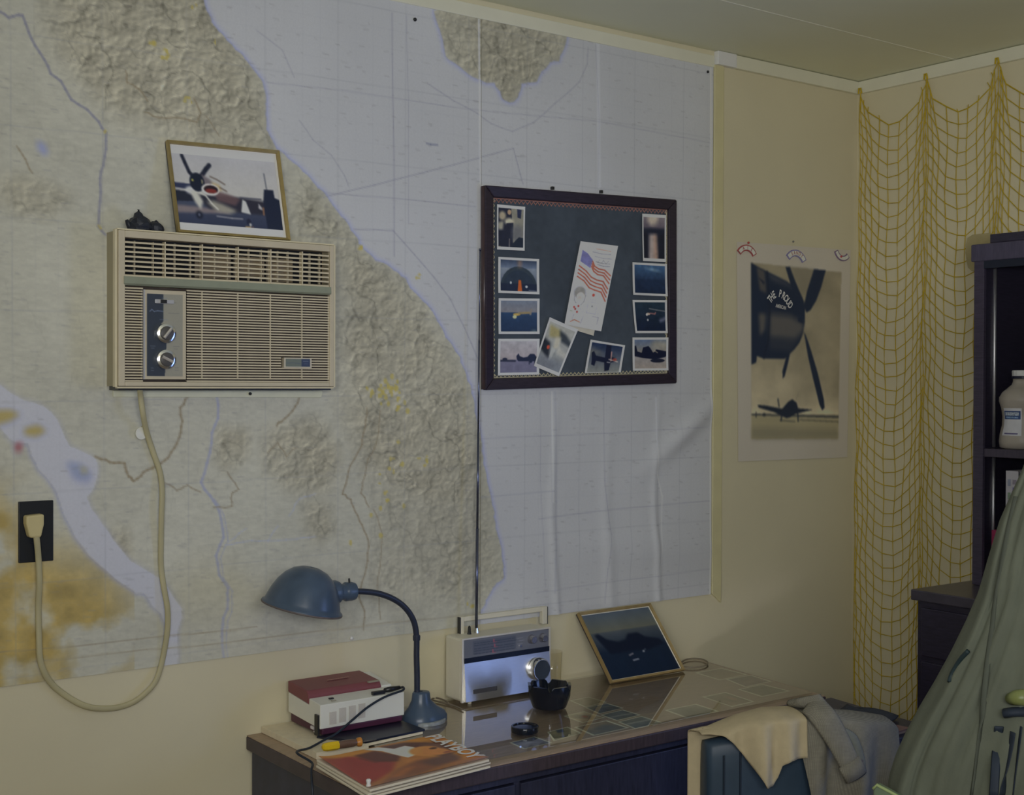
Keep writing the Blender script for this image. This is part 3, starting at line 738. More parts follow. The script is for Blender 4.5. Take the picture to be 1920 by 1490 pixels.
fp = empty('framed_photo', (1.19, -.045, AZ1 + .003), 'gold framed photo of a shark mouthed propeller plane leaning on the air conditioner', 'picture frame')
fb = MB(); inn, fn = frame_bars(fb, fq, .0058, .011); fb.build('frame', M_gold, fp)
bk = [q - fn * .004 for q in fq]
MB().add([*fq, *bk], [(0, 1, 2, 3), (7, 6, 5, 4), (0, 4, 5, 1), (1, 5, 6, 2), (2, 6, 7, 3), (3, 7, 4, 0)]).build('backing', M_pin_dark, fp)
A = Canvas(176, 132, (160, 160, 164))
A.grad((150, 150, 156), (158, 156, 152), 0, .62).grad((60, 66, 84), (34, 40, 62), .62, 1)
A.noise(.04, 30, 3)
A.poly((120, 108, 108), [(0, .70), (.45, .72), (.5, .76), (0, .79)], .8, 2)
A.poly((40, 46, 70), [(0, .44), (.22, .45), (.22, .52), (0, .52)])
A.poly((28, 32, 46), [(0, .53), (.2, .54), (.26, .64), (0, .66)]).line((170, 168, 164), 1.6, [(0, .505), (.14, .52), (.22, .53)])
A.poly((38, 38, 50), [(.16, .56), (.6, .56), (.98, .6), (.98, .75), (.55, .74), (.3, .72)], 1, 2)
A.poly((84, 66, 70), [(.36, .5), (.48, .53), (.60, .58), (.55, .66), (.38, .62)], .9, 2)
A.ell((178, 178, 180), .155, .52, .055, .045, 1, 2).poly((168, 166, 158), [(.13, .5), (.2, .52), (.25, .64), (.22, .74), (.17, .64)], 1, 2)
A.poly((150, 146, 132), [(.28, .64), (.34, .62), (.44, .66), (.56, .72), (.5, .76), (.36, .74)], .8, 3).line((174, 172, 166), 2.4, [(.22, .54), (.28, .57), (.33, .66), (.38, .72)])
A.line((176, 172, 168), 1.6, [(.36, .80), (.5, .81), (.6, .81)], .7)
A.ell((22, 26, 40), .20, .80, .03, .045, 1, 2).ell((70, 74, 92), .20, .80, .012, .02)
A.line((24, 28, 44), 5.5, [(.105, .12), (.125, .2), (.155, .31), (.175, .34)], .95).line((24, 28, 44), 7, [(.345, .21), (.31, .26), (.27, .33), (.235, .37)], .95)
A.poly((96, 90, 96), [(.26, .32), (.34, .38), (.38, .46), (.32, .5), (.26, .46)], 1, 2).poly((156, 140, 108), [(.34, .40), (.42, .43), (.44, .5), (.38, .5)], 1, 2).line((90, 80, 74), 2, [(.34, .34), (.40, .37), (.47, .42)]).line((90, 80, 74), 2, [(.42, .46), (.48, .50)])
A.ell((20, 26, 42), .215, .42, .068, .11, 1, 1).ell((164, 160, 80), .175, .40, .010, .014).ell((150, 142, 110), .262, .41, .006, .03)
A.ell((186, 180, 176), .33, .495, .082, .068, 1, 1).ell((34, 24, 32), .335, .492, .066, .048).ell((104, 42, 40), .335, .51, .052, .026, 1, 1)
A.poly((168, 170, 168), [(.62, .58), (.65, .6), (.685, .75), (.595, .73)], 1, 1).poly((150, 148, 150), [(.77, .61), (.8, .66), (.8, .69), (.765, .67)], 1)
A.poly((26, 32, 50), [(.84, .44), (.93, .44), (.935, .53), (.98, .55), (.98, .95), (.83, .95), (.82, .58)]).line((40, 46, 62), 1.2, [(.858, .25), (.866, .44)]).line((170, 120, 80), 2, [(.812, .66), (.81, .74)], .8).line((60, 62, 76), 2, [(.6, .56), (.8, .56)])
A.ell((30, 34, 52), .655, .84, .022, .04).ell((150, 150, 150), .668, .87, .012, .02).line((170, 142, 90), 3, [(.625, .905), (.665, .905)]).ell((160, 100, 60), .69, .895, .006, .006)
A.blur(1).border((172, 172, 180), (.012, .105, .022, .10)).noise(.02, 4, 8)
sheet('photo_print', A, [q + fn * .002 for q in inn], print_mat('photo_gloss', .25, .4, .02, 500, coat=.0), fp)

# ------------------------------------------------------------------ small dark carved figure beside it
fg = empty('dark_figurine', (1.035, -.04, AZ1 + .002), 'small dark crumpled figurine on top of the air conditioner beside the framed photo', 'figurine')
def fpt(u, v): return on_y(u, v, -.04)
M_fig = mat('dark_bronze', (40, 44, 54), 0.45, k=1.2, var=.25, scale=90, bump=.5, bscale=120)
def lump(mb, u, v, rx, ry, rz, seed):
    c = fpt(u, v); r = np.random.RandomState(seed)
    n, m_ = 12, 9; vs = []; fs = []
    for j in range(m_):
        th = PI * j / (m_ - 1)
        for i in range(n):
            ph = 2 * PI * i / n; s = 1 + r.uniform(-.1, .1)
            z = math.cos(th)
            vs.append((c[0] + rx * math.sin(th) * math.cos(ph) * s, c[1] + ry * math.sin(th) * math.sin(ph) * s, max(c[2] + rz * z * s, AZ1 + .0045)))
    for j in range(m_ - 1):
        for i in range(n):
            k = (i + 1) % n; fs.append((j * n + i, j * n + k, (j + 1) * n + k, (j + 1) * n + i))
    mb.add(vs, fs); return mb
lump(MB(), 262, 428, .027, .02, .026, 1).build('body', M_fig, fg)
MB().tube([fpt(262, 428), fpt(261, 412), fpt(259, 400), fpt(260, 393)], [.022, .013, .008, .003], 10).build('neck_and_head', M_fig, fg, smooth=True)
lump(MB(), 291, 431, .017, .018, .018, 2).build('rear_hump', M_fig, fg)
MB().tube([fpt(246, 430), fpt(241, 420), fpt(237, 412)], [.007, .006, .0035], 8).build('front_paw', M_fig, fg, smooth=True)
MB().tube([fpt(294, 424), fpt(293, 417), fpt(292, 413)], [.006, .005, .0025], 8).build('tail', M_fig, fg, smooth=True)

# ================================================================== BULLETIN BOARD
BY = -0.022
def bp(cx, cz, y=BY):                       # reading of the close-up of the board -> point on the board front
    return on_y(880 + cx / 3.5476, 330 + cz / 3.5476, y)
bb = empty('bulletin_board', (2.2, 0, 1.53), 'dark wood framed green bulletin board with pinned snapshots hanging on the map', 'bulletin board')
outer = [bp(105, 60), bp(1379, 157), bp(1379, 1378), bp(107, 1423)]
M_dwood = mat('dark_walnut', (42, 35, 46), 0.35, k=1.5, var=.25, scale=10, stretch=(4, 1, 30), spec=.5)
M_dwood_v = mat('dark_walnut_side', (62, 48, 50), 0.3, k=1.5, var=.25, scale=10, stretch=(30, 1, 4), spec=.5)
tl, tr, br, bl = outer
fbd = MB(); ibd, bn = frame_bars(fbd, [q + np.array([0, .014, 0]) for q in outer], .0285, .016)
fbd.build('frame', M_dwood, bb, bevel=.003)
sd = MB()
for a, c in ((tl, bl), (tr, br)):
    s = -1 if a is tl else 1
    sd.tube([a + np.array([.004 * -s, .010, -.002]), c + np.array([.004 * -s, .010, .002])], .0085, 10)
sd.build('frame_edge', M_dwood_v, bb, smooth=True)
core = [q + np.array([0, -.004, 0]) for q in ibd]; cbk = [q + np.array([0, .007, 0]) for q in core]
fc = Canvas(130, 100, (56, 62, 70)); fc.noise(.10, 16, 5).noise(.06, 3, 6)
MB().add([*core, *cbk], [(7, 6, 5, 4), (0, 4, 5, 1), (1, 5, 6, 2), (2, 6, 7, 3), (3, 7, 4, 0)]).build('backing', M_dwood, bb)
sheet('felt_panel', fc, core, print_mat('green_felt', .9, .1, .12, 900), bb)
# zig-zag braid round the felt, one piece a side
M_braid = mat('red_braid', (120, 88, 82), .8, var=.25, scale=300)
M_braid2 = mat('pale_braid', (138, 132, 112), .8, var=.2, scale=300)
ci = [q + np.array([0, -.001, 0]) for q in core]
def braid(a, c, inward, n, w, m1, m2):
    d = c - a; L = np.linalg.norm(d); z = MB(); z2 = MB()
    P = [a + d * (i / n) + inward * (w * (.25 + .75 * (i % 2))) for i in range(n + 1)]
    z.tube(P, .0018, 5)
    br_ = z.build('braid', m1, bb)
    z2.tube([a + d * .005 + inward * w * .12, c - d * .005 + inward * w * .12], .0015, 6); z2.tube
    z2.build('braid_edge', m2, br_)
dn = (ci[3] - ci[0]) / np.linalg.norm(ci[3] - ci[0]); rt = (ci[1] - ci[0]) / np.linalg.norm(ci[1] - ci[0])
braid(ci[0], ci[1], dn, 92, .011, M_braid, M_braid); braid(ci[3], ci[2], -dn, 92, .009, M_braid2, M_braid2)
braid(ci[0], ci[3], rt, 70, .006, M_braid2, M_braid); braid(ci[1], ci[2], -rt, 70, .006, M_braid2, M_braid2)
for cx, cz in ((556, 80), (880, 104)):
    h_ = bp(cx, cz, -.012)
    MB().box((h_[0] - .0035, -.014, h_[2] - .004), (h_[0] + .0035, -.006, h_[2] + .004)).build('hanger', M_pin_dark, bb)

# snapshots
PM = print_mat('snapshot_gloss', .3, .4, .02, 600)
WB = (172, 172, 172)
def snap(corners, draw, label, n=(64, 48), bord=(.06, .07, .06, .07), lift=0.0, bow=.0015, name='snapshot', group='snapshots on the bulletin board', cat='photo', base=None):
    c = Canvas(n[0] * 2, n[1] * 2, (120, 120, 120), ls=2); draw(c)
    c.noise(.10, 10, len(label)).blur(1)
    if bord: c.border(WB, bord)
    q = [bp(x, z, -.0155 - lift) if base is None else base(x, z) for x, z in corners]
    o = sheet(name, c, q, PM, relief=lambda u, v: .0008 + bow * (2 * u - 1) ** 2 + bow * .5 * (2 * v - 1) ** 2)
    return tag(o, label, cat, group)
def d1(c):
    c.grad((120, 118, 108), (110, 108, 100)); c.poly((30, 34, 50), [(0, 0), (.5, 0), (.55, .3), (.5, 1), (0, 1)]); c.ell((150, 140, 120), .2, .24, .13, .1, 1, 2).ell((146, 122, 100), .45, .15, .07, .06, 1, 1).ell((164, 158, 140), .45, .36, .17, .08, 1, 2)
    c.poly((30, 34, 50), [(.35, .4), (.6, .38), (.58, 1), (.3, 1)]).poly((150, 146, 130), [(.02, .4), (.25, .35), (.22, .55), (.05, .55)], .9, 2).poly((36, 42, 66), [(.72, .06), (.88, .08), (.86, .28), (.74, .26)]).ell((88, 90, 96), .74, .62, .2, .2, .8, 4).poly((28, 36, 50), [(.5, .9), (.8, .7), (1, .72), (1, 1), (.4, 1)]).line((150, 140, 130), 1.5, [(.46, .75), (.45, .98)], .6).ell((150, 140, 90), .1, .95, .05, .03)
def d2(c):
    c.grad((34, 44, 64), (96, 108, 128), 0, .3).grad((110, 118, 130), (60, 66, 84), .3, 1); c.ell((44, 54, 64), .5, .86, .45, .62).ell((38, 48, 62), .5, .95, .42, .6)
    c.poly((28, 36, 56), [(0, .72), (1, .72), (1, 1), (0, 1)]).poly((160, 120, 90), [(.48, .05), (.58, .05), (.56, .28), (.5, .28)], .6, 3).poly((176, 84, 40), [(.5, .62), (.56, .62), (.59, 1), (.47, 1)]).ell((190, 200, 210), .31, .70, .02, .04).ell((190, 200, 210), .69, .80, .03, .035).line((100, 110, 120), 2, [(.02, .2), (.02, 1)], .6).line((120, 126, 134), 1.2, [(.75, .9), (.95, .92)], .7)
def d3(c):
    c.grad((96, 106, 122), (110, 108, 112), 0, .4).grad((38, 58, 86), (28, 42, 66), .4, 1); c.ell((150, 128, 70), .45, .45, .09, .04, 1, 1).ell((176, 172, 130), .40, .52, .05, .05).line((132, 116, 80), 3, [(.5, .42), (.78, .40)], .9).line((118, 110, 100), 3, [(.78, .44), (.80, .32)], .9).ell((80, 96, 100), .86, .95, .08, .08, .7, 2)
def d4(c):
    c.grad((148, 146, 150), (140, 132, 134), 0, .6).grad((100, 98, 118), (90, 88, 106), .58, 1); c.poly((24, 28, 44), [(.45, .48), (.5, .40), (.53, .48), (.62, .52), (.72, .50), (.78, .42), (.88, .42), (.94, .52), (.98, .6), (.9, .64), (.85, .62), (.8, .68), (.74, .62), (.5, .62), (.46, .56)]).line((40, 42, 56), 2.5, [(.02, .6), (.42, .61)]).ell((36, 38, 52), .17, .56, .06, .04).line((40, 42, 56), 1.5, [(.76, .6), (.76, .70)]).line((40, 42, 56), 1.5, [(.9, .6), (.9, .68)])
def d5(c):
    c.grad((150, 150, 144), (110, 114, 118)); c.poly((140, 130, 84), [(.1, .12), (.5, .15), (.6, .3), (.2, .35)], .8, 2).poly((40, 46, 52), [(.45, .14), (.72, .2), (.95, .3), (.98, .4), (.6, .35)], .9, 2).poly((168, 164, 150), [(.4, .3), (.6, .28), (.62, .5), (.45, .55)], .9, 2).poly((34, 38, 44), [(0, .4), (.3, .45), (.4, .7), (.5, .8), (.2, .7), (0, .62)], 1, 2).ell((180, 70, 50), .28, .55, .05, .04).poly((150, 152, 150), [(.4, .5), (.55, .55), (.5, .8), (.42, .78)], .9, 1).poly((170, 168, 160), [(.6, .45), (.98, .55), (.95, .65), (.6, .6)], .7, 2).poly((104, 108, 116), [(0, .72), (1, .75), (1, 1), (0, 1)], .8, 3)
def d8(c):
    c.grad((26, 38, 66), (120, 122, 118)); c.noise(.08, 14, 3); c.poly((160, 150, 120), [(0, .2), (.3, .3), (.5, .42), (.2, .42), (0, .5)], .35, 4); c.poly((24, 28, 46), [(.1, .38), (.16, .32), (.24, .46), (.5, .5), (.48, .05), (.62, .05), (.66, .45), (.8, .5), (.8, .62), (.68, .66), (.66, .92), (.54, .95), (.5, .66), (.26, .62), (.24, .78), (.14, .74), (.14, .6)])
    c.line((170, 130, 120), 2.2, [(.66, .3), (.68, .6)], .8).line((176, 160, 150), 2, [(.62, .55), (.86, .62)], .7).ell((150, 70, 60), .78, .55, .06, .05, .8, 1).line((150, 146, 150), 1.6, [(.58, .65), (.66, .66)], .8)
def d9(c):
    c.grad((120, 112, 116), (70, 64, 78), 0, .35).grad((26, 30, 46), (20, 24, 38), .35, 1); c.ell((176, 164, 150), .45, .1, .22, .14, .9, 4).poly((22, 28, 46), [(0, .3), (1, .3), (1, .42), (0, .42)], 1, 2).poly((150, 138, 134), [(.3, .42), (.6, .42), (.66, 1), (.26, 1)], .95, 3).poly((158, 118, 96), [(.5, .42), (.62, .42), (.68, 1), (.5, 1)], .5, 3).poly((18, 22, 36), [(0, .4), (.2, .4), (.2, 1), (0, 1)], .9, 3).poly((18, 22, 36), [(.75, .4), (1, .4), (1, 1), (.75, 1)], .9, 3)
def d10(c):
    c.grad((60, 90, 124), (30, 44, 68), 0, .55).grad((28, 42, 66), (24, 36, 58), .5, 1); c.poly((118, 142, 160), [(.3, .14), (.6, .16), (.86, .26), (.6, .24)], .8, 2).noise(.12, 12, 4)
def d11(c):
    c.grad((36, 50, 62), (20, 28, 48)); c.noise(.12, 10, 5); c.line((110, 112, 116), 1.6, [(.48, .26), (.7, .30), (.95, .34)], .8).ell((176, 146, 130), .44, .42, .06, .035).ell((190, 180, 170), .40, .44, .03, .04).line((150, 100, 96), 2, [(.5, .4), (.64, .42), (.66, .38)], .8).ell((150, 152, 158), .42, .60, .025, .035).poly((96, 100, 120), [(.76, .58), (1, .48), (1, .6), (.78, .68)], .8, 2)
def d12(c):
    c.grad((78, 96, 128), (132, 122, 106), 0, .55).grad((124, 122, 124), (140, 130, 122), .5, 1); c.poly((160, 148, 120), [(.6, .05), (1, .1), (1, .4), (.5, .3)], .5, 5); c.poly((20, 24, 42), [(.03, .28), (.1, .24), (.14, .42), (.26, .46), (.3, .3), (.45, .26), (.5, .32), (.58, .46), (.64, .42), (.66, .36), (.95, .42), (1, .52), (.9, .6), (.62, .66), (.3, .62), (.05, .56)]).ell((24, 28, 44), .7, .70, .2, .06).line((150, 140, 120), 1.4, [(.62, .4), (.7, .46)], .7)
snap([(180, 188), (367, 205), (363, 497), (180, 488)], d1, 'upright snapshot of people standing, in the upper corner of the bulletin board', (44, 64))
snap([(188, 537), (460, 552), (462, 787), (188, 777)], d2, 'snapshot of a dark dome shape with an orange stripe on the bulletin board')
snap([(190, 812), (463, 815), (463, 1050), (190, 1050)], d3, 'snapshot of a yellow plane above blue sea on the bulletin board')
snap([(188, 1082), (463, 1082), (460, 1320), (185, 1325)], d4, 'snapshot of a parked propeller plane under a pale sky on the bulletin board', lift=.001)
snap([(530, 938), (720, 1020), (592, 1332), (425, 1262)], d5, 'tilted snapshot of yellow and white aircraft overlapping the parked plane photo', (46, 64), lift=.0024)
snap([(802, 1087), (1032, 1125), (1003, 1305), (762, 1310)], d8, 'tilted snapshot of a plane banking against dark blue sky on the bulletin board', bord=(.06, .07, .06, .02))
snap([(1145, 250), (1305, 260), (1303, 572), (1150, 565)], d9, 'upright snapshot of a light glinting on dark water on the bulletin board', (42, 66))
snap([(1080, 573), (1310, 585), (1315, 800), (1085, 790)], d10, 'blue hazy sky snapshot just below the upright glint photo', lift=.001)
snap([(1080, 823), (1310, 825), (1315, 1045), (1100, 1045)], d11, 'dark green snapshot with a small pale helicopter on the bulletin board')
snap([(1080, 1073), (1320, 1073), (1320, 1292), (1083, 1295)], d12, 'snapshot of a dark plane silhouette over pale cloud in the lower board corner')
# slip of paper behind the card, and the flag card
slip = snap([(640, 950), (836, 1000), (822, 1062), (640, 1005)], lambda c: c.grad((166, 162, 150), (160, 156, 146)), 'cream paper slip peeking out under the flag card', (20, 10), None, .0006, name='paper_slip', group=None, cat='paper')
def dcard(c):
    c.grad((176, 176, 186), (170, 170, 182)); R_ = (150, 84, 66)
    for k in range(7):
        y0 = .27 + k * .018; 
        lo = [(.10 + .0 * k, .27 + .042 * k), (.3, .30 + .04 * k), (.48, .345 + .036 * k), (.62, .35 + .032 * k), (.78, .35 + .03 * k), (.95, .40 + .045 * k)]
        if k < 3: lo = [(.42, .215 + .03 * k), (.5, .27 + .03 * k), (.62, .295 + .033 * k), (.78, .30 + .033 * k), (.96, .355 + .045 * k)]
        else: lo = [(.10, .25 + .042 * (k - 2)), (.3, .30 + .040 * (k - 2)), (.47, .36 + .042 * (k - 2)), (.62, .385 + .04 * (k - 2)), (.8, .39 + .042 * (k - 2)), (.95, .46 + .048 * (k - 2))]
        c.line(R_, 2.6, lo, .95)
    c.poly((104, 104, 148), [(.10, .10), (.25, .13), (.42, .20), (.40, .30), (.10, .235)])
    c.line((166, 120, 96), 1.6, [(.46, .065), (.84, .075)], .7); 
    for y, a, b_ in ((.105, .38, .86), (.155, .46, .9), (.215, .52, .88), (.245, .56, .9)): c.line((110, 110, 112), 1.5 if y < .2 else 2, [(a, y), ((a + b_) / 2, y + .012), (b_, y + .006)], .6)
    c.line((112, 112, 112), 1.3, [(.60, .185), (.56, .225), (.66, .225), (.70, .19), (.78, .225), (.84, .19)], .7)
    G = (118, 116, 112)
    c.ell((124, 122, 118), .25, .60, .15, .075, .9, 2).ell((170, 164, 160), .29, .645, .11, .05).line(G, 1.2, [(.12, .60), (.14, .70), (.2, .73)], .8).line(G, 1.1, [(.42, .62), (.40, .70), (.34, .74)], .8)
    for x, y in ((.17, .78), (.28, .76), (.21, .80), (.27, .83)): c.ell((150, 70, 60), x, y, .026, .013)
    c.ell((156, 72, 60), .62, .605, .035, .018).line(G, 1.0, [(.52, .69), (.76, .69), (.76, .82), (.52, .82), (.52, .69)], .35).ell((110, 112, 110), .64, .735, .02, .012)
    c.line(G, 1.0, [(.2, .86), (.18, .93), (.26, .93), (.42, .95), (.46, .86)], .5).line((150, 96, 66), 1.8, [(.14, .955), (.24, .925), (.38, .94)], .8).line(G, 1.2, [(.70, .85), (.86, .85), (.85, .93)], .6).line((120, 128, 90), 1.4, [(.08, .83), (.14, .83)], .7)
snap([(735, 433), (985, 465), (872, 1033), (628, 985)], dcard, 'tall white greeting card with a waving striped flag and a sketched child', (72, 160), None, .0018, name='greeting_card', group=None, cat='card')

# ================================================================== AIRCRAFT POSTER
P_ = [on_y(1381, 453, -.002), on_y(1594, 469, -.002), on_y(1588, 857, -.002), on_y(1383, 865, -.002)]
po = Canvas(200, 256, (134, 126, 108))
def fpo(p):     # reading of the poster close-up: (135,110)-(822,150)-(803,1408)-(135,1440)
    u = (p[0] - 135) / (680 - 10 * (p[1] - 110) / 1300); top = 110 + 45 * u; bot = 1440 - 32 * u
    return (u * 199, (p[1] - top) / (bot - top) * 255)
po.fx = fpo; po.a[:] = (138, 133, 124)
pic = [(213, 235), (755, 290), (745, 1297), (213, 1305)]
po.poly((108, 102, 84), pic)
sky = po.a.copy(); msk = full_mask = np.zeros((256, 200)); r_ = po.poly_mask(pic); msk[r_[1]] = r_[0]
nz = fbm(256, 200, 60, 3, 5, .7); yy = np.linspace(0, 1, 256)[:, None]
skyc = np.array((120, 113, 96)) * (0.72 + .45 * nz + .28 * np.clip((yy - .4) * 2.5, 0, 1) * (nz + .2))[..., None]
po.a = po.a * (1 - msk[..., None]) + skyc * msk[..., None]
po.poly((118, 112, 90), [(213, 1150), (748, 1150), (745, 1297), (213, 1305)], .9, 1).poly((76, 74, 68), [(213, 1230), (746, 1240), (745, 1297), (213, 1305)], .35, 4)
po.poly((58, 60, 62), [(213, 1148), (748, 1156), (748, 1172), (213, 1160)], .9)
po.poly((66, 64, 60), [(500, 1180), (748, 1190), (748, 1198), (500, 1188)], .7)
DK = (26, 34, 50)
po.poly(DK, [(213, 235), (245, 255), (300, 285), (360, 315), (420, 345), (470, 380), (505, 420), (525, 465), (532, 520), (530, 600), (520, 660), (500, 715), (470, 755), (440, 785), (410, 815), (285, 815), (245, 800), (240, 840), (213, 852)])
po.poly((66, 66, 72), [(300, 290), (420, 350), (470, 385), (440, 380), (330, 340)], .55, 3)
po.poly((70, 66, 64), [(245, 260), (290, 285), (300, 420), (262, 400)], .8, 2).poly((28, 34, 48), [(250, 320), (290, 350), (285, 370)], .9)
po.poly((84, 80, 76), [(318, 540), (440, 552), (525, 600), (520, 650), (470, 700), (380, 690), (318, 690)], .75, 5).poly((80, 76, 72), [(255, 540), (298, 545), (292, 640), (262, 680)], .8, 3)
po.poly((44, 48, 58), [(318, 690), (490, 700), (450, 770), (318, 760)], .7, 4)
po.line((24, 30, 44), 3, [(305, 290), (318, 540), (312, 700), (285, 812)], .8)
po.poly(DK, [(412, 258), (440, 258), (475, 350), (518, 450), (520, 600), (490, 590), (488, 500), (440, 350)])
po.poly(DK, [(585, 270), (658, 278), (630, 380), (600, 460), (565, 520), (540, 535), (525, 490), (545, 400)])
po.poly((96, 92, 82), [(440, 258), (585, 270), (545, 380), (520, 440), (490, 370), (455, 300)], .55, 2)
po.poly(DK, [(525, 650), (540, 680), (570, 770), (610, 900), (650, 1060), (655, 1110), (640, 1126), (622, 1090), (580, 930), (550, 800)])
po.poly(DK, [(442, 782), (430, 840), (410, 920), (398, 935), (396, 890), (420, 800)])
po.poly((28, 34, 46), [(248, 1095), (300, 1100), (395, 1118), (430, 1075), (455, 1060), (480, 1080), (490, 1115), (580, 1122), (500, 1142), (470, 1150), (440, 1170), (420, 1175), (390, 1160), (350, 1140), (255, 1112)])
po.line((30, 36, 48), 2, [(395, 1140), (388, 1190)]).line((30, 36, 48), 2, [(487, 1135), (490, 1192)]).line((40, 44, 52), 2, [(370, 1060), (376, 1105)]).line((110, 104, 90), 1.4, [(490, 1020), (478, 1060)], .7).line((40, 42, 48), 1.4, [(380, 1188), (470, 1195)], .6).ell((40, 44, 50), 288, 1155, 10, 10).line((40, 44, 50), 1.5, [(240, 1140), (240, 1170)])
po.blur(1)
pst = empty('aircraft_poster', (3.05, 0, 1.31), 'black and white poster of an aircraft engine cowling over a parked plane', 'poster')
po_o = sheet('poster_sheet', po, P_, print_mat('poster_paper', .55, .25, .03, 300), pst, k=3.0, relief=lambda u, v: .0008 + .0015 * np.sin(u * 5 + v * 2) ** 2)
def p_at(cx, cz, y=-.006): return on_y(1340 + cx / 3.24, 420 + cz / 3.24, y)
let = MB(); word = 'THE PROUD'
arc = [(336, 460), (347, 444), (362, 430), (376, 420), (398, 424), (418, 436), (434, 452), (447, 472), (459, 494)]
for i, ch in enumerate(word):
    if ch == ' ': continue
    a0 = p_at(*arc[max(i - 1, 0)]); a1 = p_at(*arc[min(i + 1, 8)]); d = a1 - a0; d[1] = 0; d /= np.linalg.norm(d)
    lettering(let, ch, .032, p_at(*arc[i]), d, (-d[2], 0, d[0]), .62, bold=.0008)
a0 = p_at(360, 492); a1 = p_at(445, 514); d = a1 - a0; d[1] = 0
lettering(let, 'AMERICAN', .015, (a0 + a1) / 2, d, (-d[2], 0, d[0]), .62, bold=.0004)
lo = let.build('lettering', mat('white_lettering', (150, 150, 148), .6, k=3), pst); lo['kind'] = 'stuff'
# cloth arc patches pinned along the poster top
def patch_arc(cx, cz, r0, r1, half, rim, field, text, label, flip=1, tcol=(130, 90, 84), tilt=0.0):
    c = on_y(1370 + cx / 8.0, 440 + cz / 8.0, -.006)
    th = empty('arc_patch', c, label, 'patch', 'cloth arc patches pinned along the poster top')
    def arcpoly(ra, rb, h_):
        n = 14; A_ = [PI / 2 + h_ - 2 * h_ * i / n for i in range(n + 1)]
        pts = [(rb * math.cos(a), rb * math.sin(a)) for a in A_] + [(ra * math.cos(a), ra * math.sin(a)) for a in A_[::-1]]
        ct, st = math.cos(tilt), math.sin(tilt)
        return [(c[0] + (x * ct - (y - (r0 + r1) / 2) * flip * st), c[2] + (x * st + (y - (r0 + r1) / 2) * flip * ct)) for x, y in pts]
    MB().prism(arcpoly(r0, r1, half), 'y', -.007, -.004).build('rim', mat('patch_rim_' + label[:5], rim, .85, var=.15, scale=300), th)
    MB().prism(arcpoly(r0 + .0035, r1 - .0035, half - .07), 'y', -.0078, -.0065).build('field', mat('patch_field', field, .85, var=.08, scale=300), th)
    if text:
        tb = MB(); n = len(text)
        for i, ch in enumerate(text):
            a = PI / 2 + (half - .25) * (1 - 2 * (i + .5) / n) * .9; rr = (r0 + r1) / 2
            x, y = rr * math.cos(a), rr * math.sin(a) - rr
            ct, st = math.cos(tilt), math.sin(tilt); x, y = x * ct - y * st, x * st + y * ct
            aa = a - PI / 2 + tilt
            lettering(tb, ch, (r1 - r0) * .74, (c[0] + x, -.0082, c[2] + y), (math.cos(aa), 0, math.sin(aa)), (-math.sin(aa), 0, math.cos(aa)), .8, bold=.0004)
        t_o = tb.build('letters', mat('patch_letters_' + label[:5], tcol, .85), th); t_o['kind'] = 'stuff'
    return th
patch_arc(248, 195, .030, .048, 1.0, (126, 66, 66), (176, 168, 158), 'A1E', 'red and white arc patch on the poster corner nearest the map', tilt=-.06, tcol=(130, 78, 76))
patch_arc(990, 275, .034, .054, .98, (104, 100, 130), (168, 166, 168), 'SANDY', 'blue rimmed arc patch reading sandy at the middle of the poster top', tilt=-.1)
patch_arc(1662, 350, .026, .043, 1.0, (98, 84, 104), (116, 100, 104), '', 'faded purple arc patch hanging upside down on the poster corner by the net', flip=-1, tilt=-.2)
for u, v, l in ((1402, 455, 'red pin through the red and white arc patch'), (1576, 481, 'red pin through the faded purple arc patch')):
    pin(u, v, mat('red_pin', (130, 50, 52), .35), l, y=-.008, r=.0035)

# ================================================================== YELLOW CARGO NET ON THE RIGHT WALL
M_net = mat('olive_yellow_cord', (132, 114, 26), 0.8, var=.15, scale=60, k=2.6)
net = empty('cargo_net', (XR, -.4, .3), 'olive yellow cord net hung in scallops over the side wall', 'net')
peaks = [-.022, -.264, -.502, -.74, -.98]
NC = 11; cols = []
for k in range(len(peaks) - 1):
    for i in range(NC):
        t = (i + .0) / NC; g_ = t - .62 * math.sin(2 * PI * t) / (2 * PI)
        cols.append((k, t, g_))
cols.append((len(peaks) - 1, 0, 0))
ZT = 2.452; RS = .0420; NR = 49
nr = np.random.RandomState(3)
jc = nr.uniform(-.003, .003, len(cols))
def net_pt(ci, row):
    k, t, g_ = cols[ci]
    z0 = ZT - RS * row
    y0 = peaks[k]; y1 = peaks[k + 1] if k + 1 < len(peaks) else y0
    top = min(row / 3.0, 1.0)
    g2 = g_
    if row < 3: 
        w_ = (1 - row / 3.0) * .5
        g2 = g_ + w_ * (-(g_) if t < .28 else ((1 - g_) if t > .72 else 0)) * (.8 if t not in (0,) else 0)
    y = y0 + (y1 - y0) * g2 + jc[ci] + .016 * min(max((row - 4) / 40, 0), 1) + .003 * math.sin(row * .9 + ci)
    amp = .118 - .022 * min(row / 14, 1)
    sag = amp * math.sin(PI * min(max(g_, 0), 1)) ** .9
    z = z0 - sag + .0025 * math.sin(ci * 2.3 + row * 1.7)
    x = XR - .006 - .007 * (1 - math.sin(PI * g_)) - .003 * math.sin(row * .35 + ci) ** 2
    y = min(y, -.010)
    return (x, y, z)
me_parts = MB()
for ci in range(len(cols)):
    me_parts.tube([net_pt(ci, r_) for r_ in range(NR)], .00135, 4)
n_v = me_parts.build('upright_cords', M_net, net); n_v['kind'] = 'stuff'
rows_ = MB()
for r_ in range(NR):
    rows_.tube([net_pt(ci, r_) for ci in range(len(cols))], .00135 if r_ else .0018, 4)
n_h = rows_.build('cross_cords', M_net, net); n_h['kind'] = 'stuff'
kn = MB()
